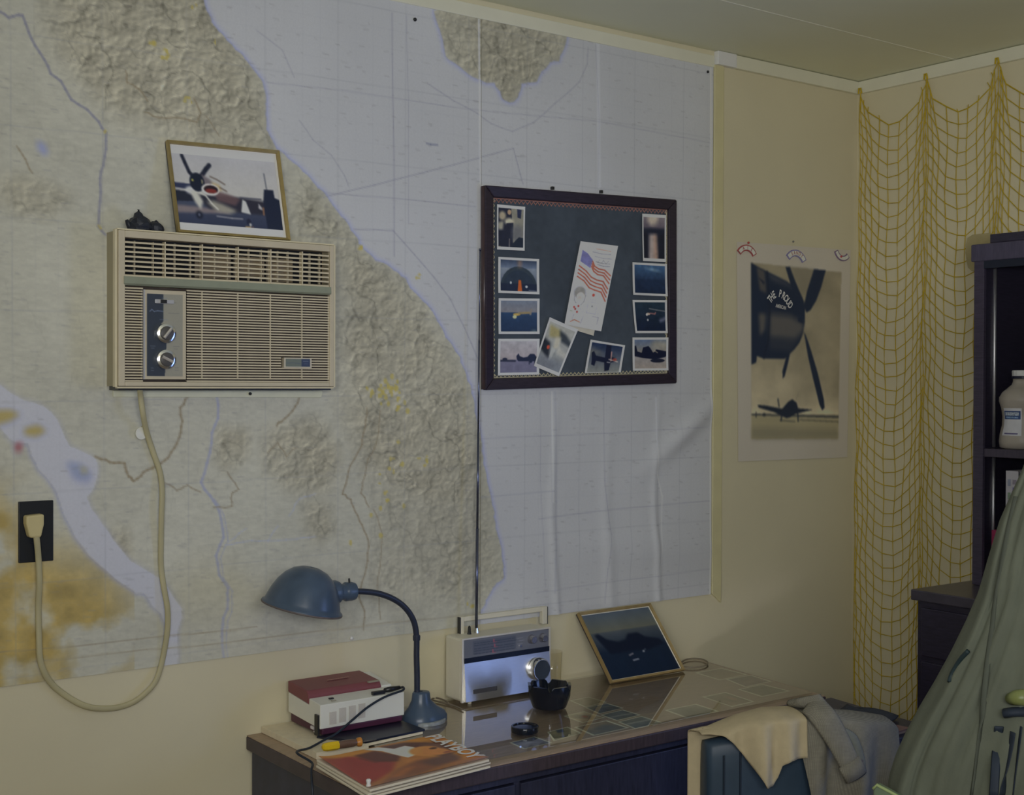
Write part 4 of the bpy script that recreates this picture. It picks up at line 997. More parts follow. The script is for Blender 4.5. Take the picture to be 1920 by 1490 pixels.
for ci in range(len(cols)):
    for r_ in range(NR):
        p = Vector(net_pt(ci, r_)); s = .0028
        kn.add([p + Vector(d) * s for d in ((1, 0, 0), (-1, 0, 0), (0, 1, 0), (0, -1, 0), (0, 0, 1), (0, 0, -1))], [(0, 2, 4), (2, 1, 4), (1, 3, 4), (3, 0, 4), (2, 0, 5), (1, 2, 5), (3, 1, 5), (0, 3, 5)])
n_k = kn.build('knots', M_net, net); n_k['kind'] = 'stuff'
ft = MB()                                               # cut ends along the top and loops over the nails
for ci in range(0, len(cols)):
    if nr.rand() < .55:
        p = Vector(net_pt(ci, 0)); ft.tube([p, p + Vector((-.004, nr.uniform(-.008, .008), nr.uniform(.008, .02)))], .0012, 4)
f_o = ft.build('cut_ends', M_net, net); f_o['kind'] = 'stuff'
for yk in peaks:
    MB().tube([(XR - .016, yk - .006, ZT - .004), (XR - .018, yk - .003, ZT + .012), (XR - .018, yk + .003, ZT + .012), (XR - .016, yk + .006, ZT - .004)], .0028, 6).build('hanging_loop', M_net, net)

# ================================================================== CABINET AND HUTCH AGAINST THE RIGHT WALL
M_cab = mat('dark_stained_wood', (46, 42, 58), 0.35, k=1.3, var=.22, scale=9, stretch=(3, 3, 24), spec=.5)
M_cabtop = mat('dark_wood_top', (66, 62, 72), 0.3, k=1.4, var=.15, scale=9, stretch=(24, 3, 3), spec=.5)
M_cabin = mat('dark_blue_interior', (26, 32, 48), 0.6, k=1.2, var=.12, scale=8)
CBX, CBY0, CBY1, CBZ = 2.885, -.543, -1.75, 1.0
cb = empty('low_cabinet', (3.1, -1.1, 0), 'dark wooden low cabinet against the netted wall carrying the open hutch', 'cabinet')
MB().box((CBX + .012, CBY1, .06), (XR - .034, CBY0 - .012, CBZ - .028)).build('body', M_cab, cb)
MB().box((CBX - .004, CBY1 - .01, CBZ - .028), (XR - .034, CBY0, CBZ)).build('top', M_cabtop, cb, bevel=.003)
MB().box((CBX + .04, CBY1 + .02, 0), (XR - .04, CBY0 - .03, .06)).build('plinth', M_cab, cb)
for j, (z0, z1) in enumerate(((.83, .955), (.67, .815), (.40, .655), (.09, .385))):
    for i in range(2):
        y1 = CBY0 - .03 - i * .585; y0 = y1 - .565
        d_ = MB().box((CBX, y0, z0), (CBX + .014, y1, z1)).build('drawer', M_cab, cb, bevel=.002)
        MB().tube([(CBX, (y0 + y1) / 2 - .05, (z0 + z1) / 2), (CBX - .018, (y0 + y1) / 2 - .045, (z0 + z1) / 2), (CBX - .018, (y0 + y1) / 2 + .045, (z0 + z1) / 2), (CBX, (y0 + y1) / 2 + .05, (z0 + z1) / 2)], .004, 8).build('handle', mat('dark_brass', (90, 76, 52), .4, metal=.6), d_)
hu = empty('open_hutch', (3.2, -1.1, CBZ), 'dark open bookshelf hutch with a metal shelf track standing on the low cabinet', 'bookcase')
HX, HY0, HY1 = 3.08, -.592, -1.62
MB().box((HX + .012, HY0 - .022, CBZ + .001), (XR - .034, HY0, 1.872)).build('side_panel', M_cab, hu)
MB().box((HX + .012, HY1, CBZ + .001), (XR - .034, HY1 + .022, 1.872)).build('side_panel', M_cab, hu)
MB().box((HX, HY0 - .030, CBZ + .001), (HX + .012, HY0, 1.872)).build('stile', mat('stile_wood', (62, 56, 72), .35, k=1.4, var=.2, scale=9, stretch=(3, 3, 24)), hu, bevel=.0015)
MB().box((HX, HY1, CBZ + .001), (HX + .012, HY1 + .030, 1.872)).build('stile', M_cab, hu)
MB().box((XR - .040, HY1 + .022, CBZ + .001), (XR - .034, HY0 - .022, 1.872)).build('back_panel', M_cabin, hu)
MB().box((HX - .004, HY1 - .012, 1.866), (XR - .034, HY0 + .008, 1.912)).build('top_board', mat('hutch_top', (70, 66, 84), .35, k=1.4, var=.15, scale=9, stretch=(3, 20, 3)), hu, bevel=.003)
MB().box((HX + .004, HY1 - .002, 1.9125), (XR - .04, HY0 - .044, 1.936)).build('cornice', M_cab, hu, bevel=.002)
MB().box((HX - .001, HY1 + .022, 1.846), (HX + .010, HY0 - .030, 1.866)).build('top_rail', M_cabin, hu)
MB().box((HX + .006, HY1 + .022, 1.345), (XR - .040, HY0 - .024, 1.367)).build('shelf', mat('shelf_wood', (66, 60, 74), .35, k=1.4, var=.15, scale=9, stretch=(3, 20, 3)), hu, bevel=.0015)
MB().box((HX + .006, HY1 + .022, CBZ + .001), (XR - .040, HY0 - .022, CBZ + .02)).build('bottom_board', M_cab, hu)
M_track = mat('bright_track', (225, 225, 230), .42, metal=.9, k=1.1, var=.02)
for z0_, z1_ in ((1.043, 1.343), (1.369, 1.862)):
    MB().tube([(3.1385, HY0 - .0245, z0_), (3.1385, HY0 - .0245, (z0_ + z1_) / 2), (3.1385, HY0 - .0245, z1_)], .0048, 12).build('shelf_track', M_track, hu, smooth=True)
sl = MB()
for k in range(50):
    z = 1.06 + k * .016
    if 1.335 < z < 1.375: continue
    sl.box((3.1445, HY0 - .0235, z), (3.148, HY0 - .0222, z + .007))
s_o = sl.build('track_slots', mat('track_slot', (96, 80, 84), .5), hu); s_o['kind'] = 'stuff'
# bottle on the shelf
bt = empty('lotion_bottle', (3.152, -.694, 1.3675), 'translucent white plastic bottle with a blue and white label on the hutch shelf', 'bottle')
BC = (3.152, -.694, 1.3675)
MB().lathe([(.050, 0), (.058, .004), (.060, .02), (.058, .038), (.0525, .062), (.0515, .085), (.0545, .108), (.0605, .126), (.0600, .136), (.052, .150), (.038, .162), (.029, .170), (.026, .177), (.026, .188)], BC, n=40).build('body', mat('milky_plastic', (128, 122, 114), .35, var=.04, k=2.4), bt, smooth=True)
MB().lathe([(.030, .186), (.030, .192), (.027, .193)], BC, n=28).build('cap_ring', mat('navy_ring', (30, 32, 56), .4, k=1.2), bt)
cp_ = MB().lathe([(.0275, .193), (.0280, .206), (.0265, .208), (.010, .208)], BC, n=28, rmod=lambda a, j: 1 + .02 * math.cos(14 * a)).build('cap', mat('white_cap', (172, 168, 166), .4), bt)
def bottle_r(h_):
    pr = [(.060, .02), (.058, .038), (.0525, .062), (.0515, .085), (.0545, .108), (.0605, .126)]
    return float(np.interp(h_, [p[1] for p in pr], [p[0] for p in pr]))
def label_patch(h0, h1, a0, a1, off, name, m, parent):
    def fn(u, v):
        h_ = h0 + (h1 - h0) * v; a = a0 + (a1 - a0) * u; r = bottle_r(h_) + off
        return (BC[0] + r * math.cos(a), BC[1] + r * math.sin(a), BC[2] + h_)
    return MB().grid(fn, 14, 8).build(name, m, parent, smooth=True)
lb = label_patch(.036, .108, PI - .50, PI + .50, .0006, 'label', mat('white_label', (160, 160, 166), .4), bt)
label_patch(.079, .101, PI - .45, PI + .45, .0010, 'label_band', mat('navy_band', (38, 56, 96), .4), lb)
label_patch(.0885, .0975, PI - .38, PI + .38, .0013, 'label_name', mat('pale_name', (130, 138, 156), .4, var=.5, scale=260), lb)
label_patch(.0815, .0860, PI - .34, PI + .34, .0013, 'label_line', mat('pale_line', (96, 118, 148), .4, var=.5, scale=300), lb)
label_patch(.0395, .0430, PI - .34, PI + .34, .0010, 'label_foot', mat('purple_line', (76, 72, 104), .4, var=.3, scale=300), lb)
# things on the lower hutch level
def block(name, y0, y1, z1, x0, x1, m, label, cat, z0=CBZ + .0202, bevel=.001):
    o = MB(((x0 + x1) / 2, (y0 + y1) / 2, z0)).box((x0, y0, z0), (x1, y1, z1)).build(name, m, bevel=bevel); return tag(o, label, cat)
bk_ = empty('paperback_book', (3.18, -.70, CBZ + .02), 'tall pale book standing on the lower hutch level behind the jacket', 'book')
zb = on_x(1887, 882, 3.10)[2]; yb = on_x(1887, 882, 3.10)[1]
MB().box((3.104, yb - .034, CBZ + .0205), (3.27, yb - .002, zb - .002)).build('pages', mat('page_edges', (150, 146, 140), .7, var=.1, scale=200), bk_)
MB().box((3.10, yb - .003, CBZ + .0205), (3.272, yb, zb)).box((3.10, yb - .036, CBZ + .0205), (3.272, yb - .033, zb)).box((3.098, yb - .036, CBZ + .0205), (3.1035, yb, zb)).build('cover', mat('pale_cover', (142, 140, 146), .5, var=.06), bk_)
for z_, c_ in ((zb - .035, (110, 104, 116)), (zb - .055, (90, 84, 130)), (zb - .078, (130, 100, 96))):
    MB().box((3.0972, yb - .031, z_), (3.0985, yb - .020, z_ + .012)).build('cover_mark', mat('mark_%d' % c_[0], c_, .5), bk_)
for z_, c_ in ((zb - .04, (112, 116, 132)), (zb - .075, (96, 112, 96)), (zb - .095, (110, 110, 112))):
    MB().box((3.0972, yb - .014, z_), (3.0985, yb - .006, z_ + .018)).build('spine_mark', mat('smark_%d' % c_[0], c_, .5), bk_)
yr_ = on_x(1860, 997, 3.10)[1]; zr_ = on_x(1870, 994, 3.10)[2]
rbx = empty('red_box', (3.15, yr_ - .02, CBZ + .02), 'dark red box low inside the hutch beside the metal track', 'box')
MB().box((3.10, yr_ - .036, CBZ + .0205), (3.25, yr_, zr_ - .046)).build('carton', mat('dark_red_card', (110, 28, 60), .4, var=.06), rbx, bevel=.001)
MB().box((3.099, yr_ - .037, zr_ - .046), (3.251, yr_ + .001, zr_)).build('lid', mat('dark_red_card', (110, 28, 60), .4), rbx, bevel=.001)
# tan cloth cap over the corner of the hutch top
tp_ = [on_x(u, v, 3.303) for u, v in ((1858, 437), (1840, 438), (1824, 440), (1815, 446), (1812, 458), (1811, 474), (1813, 490), (1816, 502), (1822, 508), (1832, 509), (1845, 505), (1858, 490))]
tc_ = MB((3.303, tp_[5][1], tp_[8][2])); tc_.prism([(p[1], p[2]) for p in tp_], 'x', 3.3000, 3.3065)
tan = tc_.build('tan_cap', mat('tan_cloth', (124, 115, 84), .85, var=.06, scale=40), bevel=.002)
tag(tan, 'tan cloth cap hung on the net behind the top corner of the hutch', 'cap')

# ================================================================== DESK
DZ = .755; GZ_ = .7632
DX0, DX1, DY1 = 1.247, 2.640, -.512
M_desk = mat('walnut_desk', (40, 42, 60), 0.4, k=1.7, var=.22, scale=8, stretch=(20, 3, 3), spec=.45)
M_desktop = mat('walnut_top', (120, 104, 88), 0.45, k=2.3, var=.16, scale=7, stretch=(3, 24, 3), spec=.5)
dk = empty('desk', (1.94, -.26, 0), 'dark walnut desk with a glass sheet on top standing below the map', 'desk')
MB().prism([(DX0, 0 - .001), (DX1 - .006, -.001), (2.585, DY1), (DX0, DY1)], 'z', DZ - .032, DZ - .002).build('top', mat('desk_edge', (60, 52, 58), .4, k=1.6, var=.2, scale=8, stretch=(20, 3, 3)), dk, bevel=.003)
MB().prism([(DX0 + .002, -.002), (DX1 - .008, -.002), (2.583, DY1 + .002), (DX0 + .002, DY1 + .002)], 'z', DZ - .002, DZ).build('veneer', M_desktop, dk)
MB().box((DX0 + .012, DY1 + .025, .05), (DX0 + .030, -.008, DZ - .032)).build('end_panel', M_desk, dk)
MB().box((2.545, DY1 + .025, 0), (2.563, -.008, DZ - .032)).build('end_panel', M_desk, dk)
MB().box((DX0 + .03, -.02, .30), (2.545, -.008, DZ - .032)).build('back_panel', M_desk, dk)
MB().box((DX0 + .03, DY1 + .02, DZ - .05), (2.545, DY1 + .036, DZ - .032)).build('front_rail', M_desk, dk)
MB().box((DX0 + .012, DY1 + .06, 0), (1.64, -.03, .05)).build('plinth', M_desk, dk)
MB().box((1.625, DY1 + .025, .05), (1.640, -.02, DZ - .05)).build('inner_panel', M_desk, dk)
for i, (x0, x1) in enumerate(((DX0 + .034, 1.625), (1.640, 2.165), (2.180, 2.541))):
    for j, (z0, z1) in enumerate(((.58, .70), (.32, .568), (.06, .308)) if i == 0 else ((.58, .70),)):
        d_ = MB().box((x0, DY1 + .018, z0), (x1, DY1 + .036, z1)).build('drawer', M_desk, dk, bevel=.002)
        xm = (x0 + x1) / 2; zm = (z0 + z1) / 2
        if j == 0: continue
        MB().tube([(xm - .05, DY1 + .018, zm), (xm - .045, DY1, zm), (xm + .045, DY1, zm), (xm + .05, DY1 + .018, zm)], .004, 8).build('handle', mat('dark_brass', (90, 76, 52), .4, metal=.6), d_)
gl = MB((1.95, -.25, GZ_)).prism([(1.418, -.016), (2.600, -.016), (2.556, -.492), (1.418, -.492)], 'z', DZ + .0016, GZ_).build('glass_top', sheet_glass('desk_glass', (.97, .98, .97), .012, 1.7))
tag(gl, 'clear glass sheet covering the desk top over loose photos', 'glass')

# photos lying under the glass
def gp(u, v): return on_z(u, v, DZ + .0009)
USN = []
def under(cs, c0, c1, label, seed, deco=None):
    c = Canvas(40, 30, c0); c.grad(c0, c1).noise(.25, 9, seed)
    if deco: deco(c)
    c.blur(1).border((150, 146, 132), (.07, .08, .07, .08))
    q = [gp(*p) for p in cs]
    o = sheet('photo_print', c, q, print_mat('old_photo', .5, .3, .03, 500), k=3.0)
    return tag(o, label, 'photo', 'photos under the desk glass')
# readings of corners: far-left, far-right, near-right, near-left
under([(1303, 1261), (1353, 1252), (1402, 1264), (1349, 1275)], (92, 84, 70), (104, 92, 74), 'pale photo under the glass at the far end of the desk by the cable loop', 1)
under([(1360, 1273), (1408, 1265), (1448, 1277), (1397, 1288)], (84, 78, 70), (96, 84, 76), 'photo under the glass between two others along the desk end', 2)
under([(1383, 1292), (1430, 1282), (1482, 1295), (1428, 1306)], (92, 88, 74), (84, 80, 66), 'photo under the glass at the desk end, third from the cable loop', 3)
under([(1316, 1306), (1360, 1297), (1415, 1315), (1372, 1325)], (88, 84, 68), (100, 86, 70), 'photo under the glass with a red brown spot, nearest the grey shirt', 4, lambda c: c.ell((124, 92, 70), .65, .5, .12, .15, .7, 2))
under([(1246, 1331), (1305, 1319), (1349, 1333), (1287, 1346)], (96, 96, 84), (76, 74, 66), 'photo under the glass of pale trees beside the desk front edge', 5, lambda c: c.poly((60, 62, 58), [(.2, .5), (.5, .3), (.6, .8)], .7, 3))
under([(1068, 1313), (1104, 1306), (1139, 1316), (1096, 1325)], (106, 98, 78), (96, 88, 70), 'pale photo under the glass just behind the ashtray', 6)
under([(1096, 1326), (1139, 1318), (1170, 1327), (1123, 1338)], (66, 72, 78), (56, 60, 64), 'blue grey photo under the glass, first of the slanting row', 7, lambda c: c.poly((110, 112, 96), [(.1, .2), (.9, .4), (.8, .5)], .6, 2))
under([(1125, 1340), (1168, 1330), (1202, 1340), (1156, 1351)], (72, 76, 76), (58, 62, 62), 'blue grey photo under the glass, second of the slanting row', 8, lambda c: c.line((130, 132, 124), 3, [(.1, .5), (.9, .6)], .6))
under([(1158, 1353), (1203, 1342), (1243, 1354), (1190, 1366)], (80, 82, 78), (60, 66, 68), 'blue grey photo under the glass, last of the slanting row', 9, lambda c: c.line((132, 132, 124), 4, [(.1, .4), (.95, .5)], .6))
under([(1056, 1342), (1095, 1333), (1135, 1345), (1092, 1355)], (128, 122, 100), (118, 104, 84), 'cream bordered photo with a dark red spot under the glass by the ashtray', 10, lambda c: (c.poly((78, 70, 60), [(.15, .4), (.5, .15), (.85, .5), (.5, .85)], .7, 2), c.ell((120, 52, 44), .55, .5, .09, .1)))
under([(1076, 1363), (1138, 1350), (1180, 1364), (1112, 1379)], (88, 74, 62), (70, 70, 70), 'photo of a dark vehicle under the glass near the desk front edge', 11, lambda c: c.poly((50, 56, 66), [(.3, .5), (.7, .25), (.9, .6), (.5, .85)], .8, 2))
under([(1026, 1372), (1064, 1362), (1092, 1374), (1038, 1389)], (110, 104, 82), (92, 88, 72), 'olive toned photo under the glass in front of the ashtray', 12, lambda c: c.poly((54, 62, 76), [(.4, .05), (.7, .1), (.6, .4), (.35, .35)], .9, 1))
under([(955, 1392), (1002, 1380), (1036, 1392), (982, 1404)], (74, 78, 92), (92, 92, 102), 'blue toned photo under the glass in front of the black dish', 13, lambda c: c.poly((130, 130, 140), [(.1, .5), (.5, .35), (.7, .6)], .6, 2))

# ------------------------------------------------------------------ desk lamp
GT = GZ_ + .0003
lp = empty('desk_lamp', (1.615, -.152, GT), 'old blue grey metal gooseneck desk lamp leaning over the tape recorder', 'lamp')
M_lamp = mat('blue_grey_enamel', (58, 72, 90), 0.30, k=1.7, var=.12, scale=25, spec=.55)
M_lamp2 = mat('dark_gooseneck', (40, 46, 62), 0.35, k=1.4, var=.1, scale=60, spec=.5)
bc = (1.612, -.158, GT)
# cast base: bell that runs out into a toe on one side
def basefn(u, v):
    a = 2 * PI * u
    prof = [(.046, 0), (.046, .012), (.040, .022), (.030, .034), (.0225, .050), (.0205, .066), (.0185, .069), (.004, .070)]
    r, h_ = prof[int(round(v * 7))]
    toe = max(0, math.cos(a + .25)) ** 2 * (.020 if h_ < .03 else .010 if h_ < .045 else 0)
    return (bc[0] - .006 + (r + toe) * math.cos(a), bc[1] + r * .92 * math.sin(a), bc[2] + h_)
MB().grid(basefn, 33, 8).build('base', M_lamp, lp, smooth=True)
MB().lathe([(.0495, 0), (.0495, .006), (.047, .008)], (bc[0] + .002, bc[1], bc[2]), n=32).build('base_rim', mat('worn_rim', (112, 116, 118), .4, metal=.3, var=.2, scale=80), lp)
AYL = -.155
gpts = [Vector(on_y(u, v, AYL)) for u, v in ((782, 1312), (782, 1270), (781, 1230), (781, 1195), (777, 1168), (767, 1148), (752, 1132), (732, 1120), (708, 1112), (685, 1109), (662, 1108))]
MB().tube(smooth_path(gpts, 4), .0068, 12, up=(0, 1, 0)).build('gooseneck', M_lamp2, lp, smooth=True)
MB().lathe([(.0085, 0), (.0088, .01), (.0075, .012)], (gpts[3].x, gpts[3].y, gpts[3].z - .006), n=16).build('collar', M_lamp2, lp)
sp = Vector(on_y(664, 1108, AYL)); sd_ = Vector((-1, 0, .03))
sk = MB().lathe([(.010, 0), (.019, .004), (.021, .012), (.021, .026), (.018, .030), (.018, .040), (.024, .044), (.027, .052), (.026, .066)], sp + Vector((.004, 0, 0)), sd_, 24).build('socket', M_lamp, lp, auto=True)
MB().tube([sp + Vector((-.014, -.004, .016)), sp + Vector((-.015, -.004, .030))], .0022, 8).build('switch_key', M_pin_dark, sk)
# shade: deep dome, open below, tipped a little
ti = .27
sa = Vector((math.sin(ti) * .75, -.10, math.cos(ti))).normalized()
rc = Vector(on_y(566, 1139, AYL)); rc.y = AYL
prof = [(.0865, 0), (.0870, .003), (.0820, .006), (.0795, .015), (.0730, .034), (.064, .052), (.052, .068), (.037, .0800), (.020, .0865), (.003, .088)]
shd = MB(); shd.lathe(prof, rc, sa, 44)
shd.f.pop(); shd.mi.pop(); shd.f.pop(); shd.mi.pop()
shd.build('shade', M_lamp, lp, smooth=True, solid=.0018)
rim = MB(); rim.tube([rc + sa.to_track_quat('Z', 'Y').to_matrix() @ Vector((.0868 * math.cos(a), .0868 * math.sin(a), 0)) for a in np.linspace(0, 2 * PI, 45)], .0022, 8)
rim.build('rim_bead', mat('rusty_rim', (72, 66, 66), .5, var=.2, scale=60), lp, smooth=True)
MB().lathe([(.010, 0), (.012, .008), (.024, .030), (.026, .042), (.016, .056), (.003, .061)], rc + sa * .066, -sa, 20).build('bulb', mat('frosted_bulb', (190, 190, 186), .4), lp, smooth=True)

# ------------------------------------------------------------------ portable radio
RX0, RX1, RY0, RY1, RZ0, RZ1 = 1.763, 2.031, -.094, -.020, GT + .008, .9235
rd = empty('portable_radio', ((RX0 + RX1) / 2, -.055, GT), 'cream portable radio with a metal front shining blue white and raised antenna', 'radio')
M_rad = mat('cream_radio_case', (160, 156, 142), 0.4, var=.03, scale=15, spec=.4)
RW, RH = RX1 - RX0, RZ1 - RZ0
MB().box((RX0, RY0 + .004, RZ0), (RX1, RY1, RZ1)).build('case', M_rad, rd, bevel=.006)
fr_ = MB()
for a, b_ in (((RX0 - .001, RZ0 - .001), (RX0 + .005, RZ1 + .001)), ((RX1 - .005, RZ0 - .001), (RX1 + .001, RZ1 + .001)), ((RX0 + .005, RZ1 - .003), (RX1 - .005, RZ1 + .001)), ((RX0 + .005, RZ0 - .001), (RX1 - .005, RZ0 + .003))):
    fr_.box((a[0], RY0 - .001, a[1]), (b_[0], RY0 + .006, b_[1]))
fr_.build('front_bezel', mat('pale_bezel', (166, 160, 150), .3, metal=.3, var=.04), rd, bevel=.0008)
def rx(u): return RX0 + u * RW
def rz(v): return RZ1 - v * RH
dc = Canvas(120, 34, (80, 82, 90)); dc.noise(.03, 20, 2)
dc.poly((62, 66, 78), [(.10, .12), (.60, .12), (.60, .88), (.10, .88)], .7)
dr2 = np.random.RandomState(5)
for y in (.26, .38, .56, .68, .84):
    x = .12
    while x < .58:
        w_ = dr2.uniform(.01, .03); dc.line((40, 46, 60), 1.3, [(x, y), (x + w_, y)], .8); x += w_ + dr2.uniform(.006, .02)
for x, y in ((.34, .22), (.35, .50), (.33, .80)): dc.line((150, 70, 80), 1.4, [(x, y - .06), (x, y + .08)], .9); dc.line((140, 70, 80), 1.2, [(x, y + .1), (x + .03, y + .1)], .7)
for x, y in ((.62, .3), (.62, .62), (.64, .45)): dc.line((120, 122, 130), 1.2, [(x, y), (x + .06, y)], .5)
sheet('dial', dc, [(rx(.02), RY0 - .0005, rz(.02)), (rx(.98), RY0 - .0005, rz(.02)), (rx(.98), RY0 - .0005, rz(.305)), (rx(.02), RY0 - .0005, rz(.305))], print_mat('dial_print', .35, .5), rd)
for u in (.775, .905):
    c = (rx(u), RY0, rz(.15))
    kn_ = MB(c).lathe([(.012, 0), (.0105, .004), (.0095, .012), (.008, .014)], c, (0, -1, 0), 20).build('tuning_knob', mat('satin_knob', (120, 120, 128), .25, metal=.8, k=2.0), rd, auto=True)
    kn_.location = Vector(c) - rd.location
MB().lathe([(.003, 0), (.003, .004)], (rx(.645), RY0, rz(.235)), (0, -1, 0), 10).build('button', M_chrome, rd)
MB().box((rx(.018), RY0 - .003, rz(.385)), (rx(.982), RY0 + .002, rz(.305))).build('black_band', mat('black_band', (20, 26, 42), .3, k=1.2), rd)
# brushed metal speaker panel, the reflected blue daylight tinted into its colour
m_ = mat('daylight_tinted_aluminium', (190, 203, 240), 0.30, metal=.88, k=1.7, var=.05, scale=20, stretch=(2, 1, 60), spec=.8)
MB().prism([(RY0 - .0025, rz(.388)), (RY0 + .003, rz(.388)), (RY0 + .003, rz(.985)), (RY0 - .0105, rz(.985))], 'x', rx(.018), rx(.982)).build('speaker_panel', m_, rd)  # face tilted back so it mirrors the window light
MB().box((rx(.10), RY0 - .0105, rz(.875)), (rx(.36), RY0 - .006, rz(.805))).build('badge', mat('dark_badge', (50, 50, 54), .35), rd, bevel=.0006)
c = (rx(.835), RY0 - .006, rz(.64))
bk2 = MB(c).lathe([(.0290, 0), (.0295, .004), (.0275, .016), (.0255, .019)], c, (0, -1, 0), 40).build('main_knob', M_chrome, rd, auto=True); bk2.location = Vector(c) - rd.location
MB(c).lathe([(.0245, .0185), (.0235, .0200), (.012, .0195)], c, (0, -1, 0), 36).build('knob_face', mat('dark_knob_face', (46, 52, 60), .35, k=1.6), bk2, auto=True).location = (0, 0, 0)
# carrying handle: flat rectangular loop standing behind the top edge
HYm = -.030
hz0, hz1 = RZ1 - .004, .9645
ha = on_y(862, 1160, HYm)[0]; hb = on_y(1024, 1140, HYm)[0]
hd = MB()
hd.box((ha, HYm - .006, hz0), (ha + .010, HYm + .008, hz1)); hd.box((hb - .016, HYm - .006, hz0), (hb, HYm + .008, hz1)); hd.box((ha + .010, HYm - .006, hz1 - .012), (hb - .016, HYm + .008, hz1))
hd.build('handle', M_rad, rd, bevel=.002)
MB().box((ha - .002, HYm - .005, hz0), (ha, HYm + .007, hz1 - .001)).box((hb, HYm - .005, hz0), (hb + .002, HYm + .007, hz1 - .001)).build('handle_cheeks', M_pin_dark, rd)
aB = Vector(on_y(893, 1190, -.045)); aT = Vector(on_y(900, 466, -.030)); aB.z = RZ1
an = MB()
def lerp(a, b_, t): return a + (b_ - a) * t
for k, (t0, t1, r_) in enumerate(((0, .27, .0036), (.27, .52, .0029), (.52, .76, .0022), (.76, 1, .0016))):
    an.tube([lerp(aB, aT, t0), lerp(aB, aT, t1)], r_, 10, up=(0, 1, 0))
an.tube([lerp(aB, aT, .995), lerp(aB, aT, 1.0)], .0030, 10, up=(0, 1, 0))
an.build('antenna', mat('dark_chrome', (70, 74, 92), .25, metal=.9, k=2.2, var=.03), rd, smooth=True)
MB().lathe([(.006, 0), (.005, .006), (.004, .012)], aB + Vector((0, 0, 0)), n=14).build('antenna_foot', M_chrome, rd)
p_ = Vector(on_y(880, 1190, -.05)); p_.z = RZ1
MB().lathe([(.0055, 0), (.0045, .004), (.0035, .018), (.001, .021)], p_, n=12).build('peg', M_pin_dark, rd)
for x_, y_ in ((RX0 + .03, RY0 + .012), (RX1 - .03, RY0 + .012), (RX0 + .03, RY1 - .012), (RX1 - .03, RY1 - .012)):
    MB().lathe([(.005, 0), (.006, RZ0 - GT)], (x_, y_, GT), n=12).build('foot', M_rad, rd)

# ------------------------------------------------------------------ tumbler behind the radio
tg = MB((2.069, -.050, GT)).lathe([(.024, 0), (.026, .002), (.029, .088), (.0280, .088), (.0245, .006), (.001, .005)], (2.069, -.050, GT), n=28).build('drinking_glass', sheet_glass('amber_glass', (.985, .97, .92), .02, 1.2), smooth=True)
tag(tg, 'amber tinted drinking glass half hidden behind the radio', 'glass')

# ------------------------------------------------------------------ black ashtray and lid
ashc = on_z(1030, 1327, GT)
M_blk = mat('black_glaze', (18, 24, 38), 0.12, k=1.0, spec=.6, var=.1)
def az_mod(a, j):
    n_ = .5 + .5 * math.cos(a * 6 + .6)
    return -.012 * max(0, (n_ - .90) / .10) ** .6 if j in (3, 4) else 0
ash = MB(ashc).lathe([(.030, 0), (.040, .004), (.050, .030), (.053, .058), (.046, .058), (.040, .030), (.030, .012), (.001, .010)], ashc, n=72, zmod=az_mod, rmod=lambda a, j: 1 + (.03 * math.cos(a * 6 + .6) if j in (3, 4) else 0)).build('ashtray', M_blk, auto=True)
tag(ash, 'black glazed ashtray with notched rim in front of the radio', 'ashtray')
lc_ = on_z(984, 1371, GT)
lid = MB(lc_).lathe([(.0300, 0), (.0310, .002), (.0310, .012), (.0295, .0135), (.026, .0135), (.025, .011), (.001, .011)], lc_, n=40).build('small_dish', M_blk, auto=True)
tag(lid, 'small round black dish on the glass in front of the ashtray', 'dish')

# ------------------------------------------------------------------ leaning framed photo
lq = [on_y(1081, 1151, -.020), on_y(1216, 1133, -.020), on_z(1281, 1258, GT + .001), on_z(1144, 1282, GT + .001)]
lf = empty('framed_photo', (2.33, -.12, GT), 'gold framed dark aircraft photo leaning on the wall at the desk end', 'picture frame')
lb_ = MB(); linn, ln = frame_bars(lb_, lq, .0065, .010); lb_.build('frame', mat('brass_frame_dull', (120, 104, 70), .4, metal=.3, var=.12, scale=40), lf)
lbk = [q - ln * .004 for q in lq]; lbk[2][2] = lbk[3][2] = GT + .001
MB().add([*lq, *lbk], [(0, 1, 2, 3), (7, 6, 5, 4), (0, 4, 5, 1), (1, 5, 6, 2), (2, 6, 7, 3), (3, 7, 4, 0)]).build('backing', M_dwood, lf)
L_ = Canvas(150, 116, (40, 50, 66)); L_.grad((66, 76, 88), (84, 84, 72), 0, .34).grad((60, 66, 72), (20, 30, 46), .3, .6).grad((20, 30, 46), (18, 28, 44), .58, 1); L_.noise(.07, 20, 4)
L_.poly((16, 22, 36), [(.06, .32), (.12, .30), (.2, .40), (.34, .46), (.45, .44), (.52, .36), (.66, .36), (.74, .44), (.92, .50), (.96, .58), (.7, .64), (.4, .62), (.16, .62), (.12, .5)], 1, 2)
L_.line((150, 140, 140), 1.8, [(.40, .68), (.46, .66)], .8).line((170, 170, 176), 1.8, [(.42, .76), (.50, .75)], .8).ell((160, 160, 166), .62, .65, .012, .012).line((120, 130, 140), 1.2, [(.6, .66), (.66, .62)], .6)
L_.blur(1)
sheet('photo_print', L_, [q + ln * .002 for q in linn], print_mat('photo_gloss', .25, .4, .02, 500), lf)
wh = MB(); frame_bars(wh, [q + ln * .0025 for q in linn], .0018, .002); wh.build('mount_edge', mat('mount_white', (164, 162, 154), .5), lf)

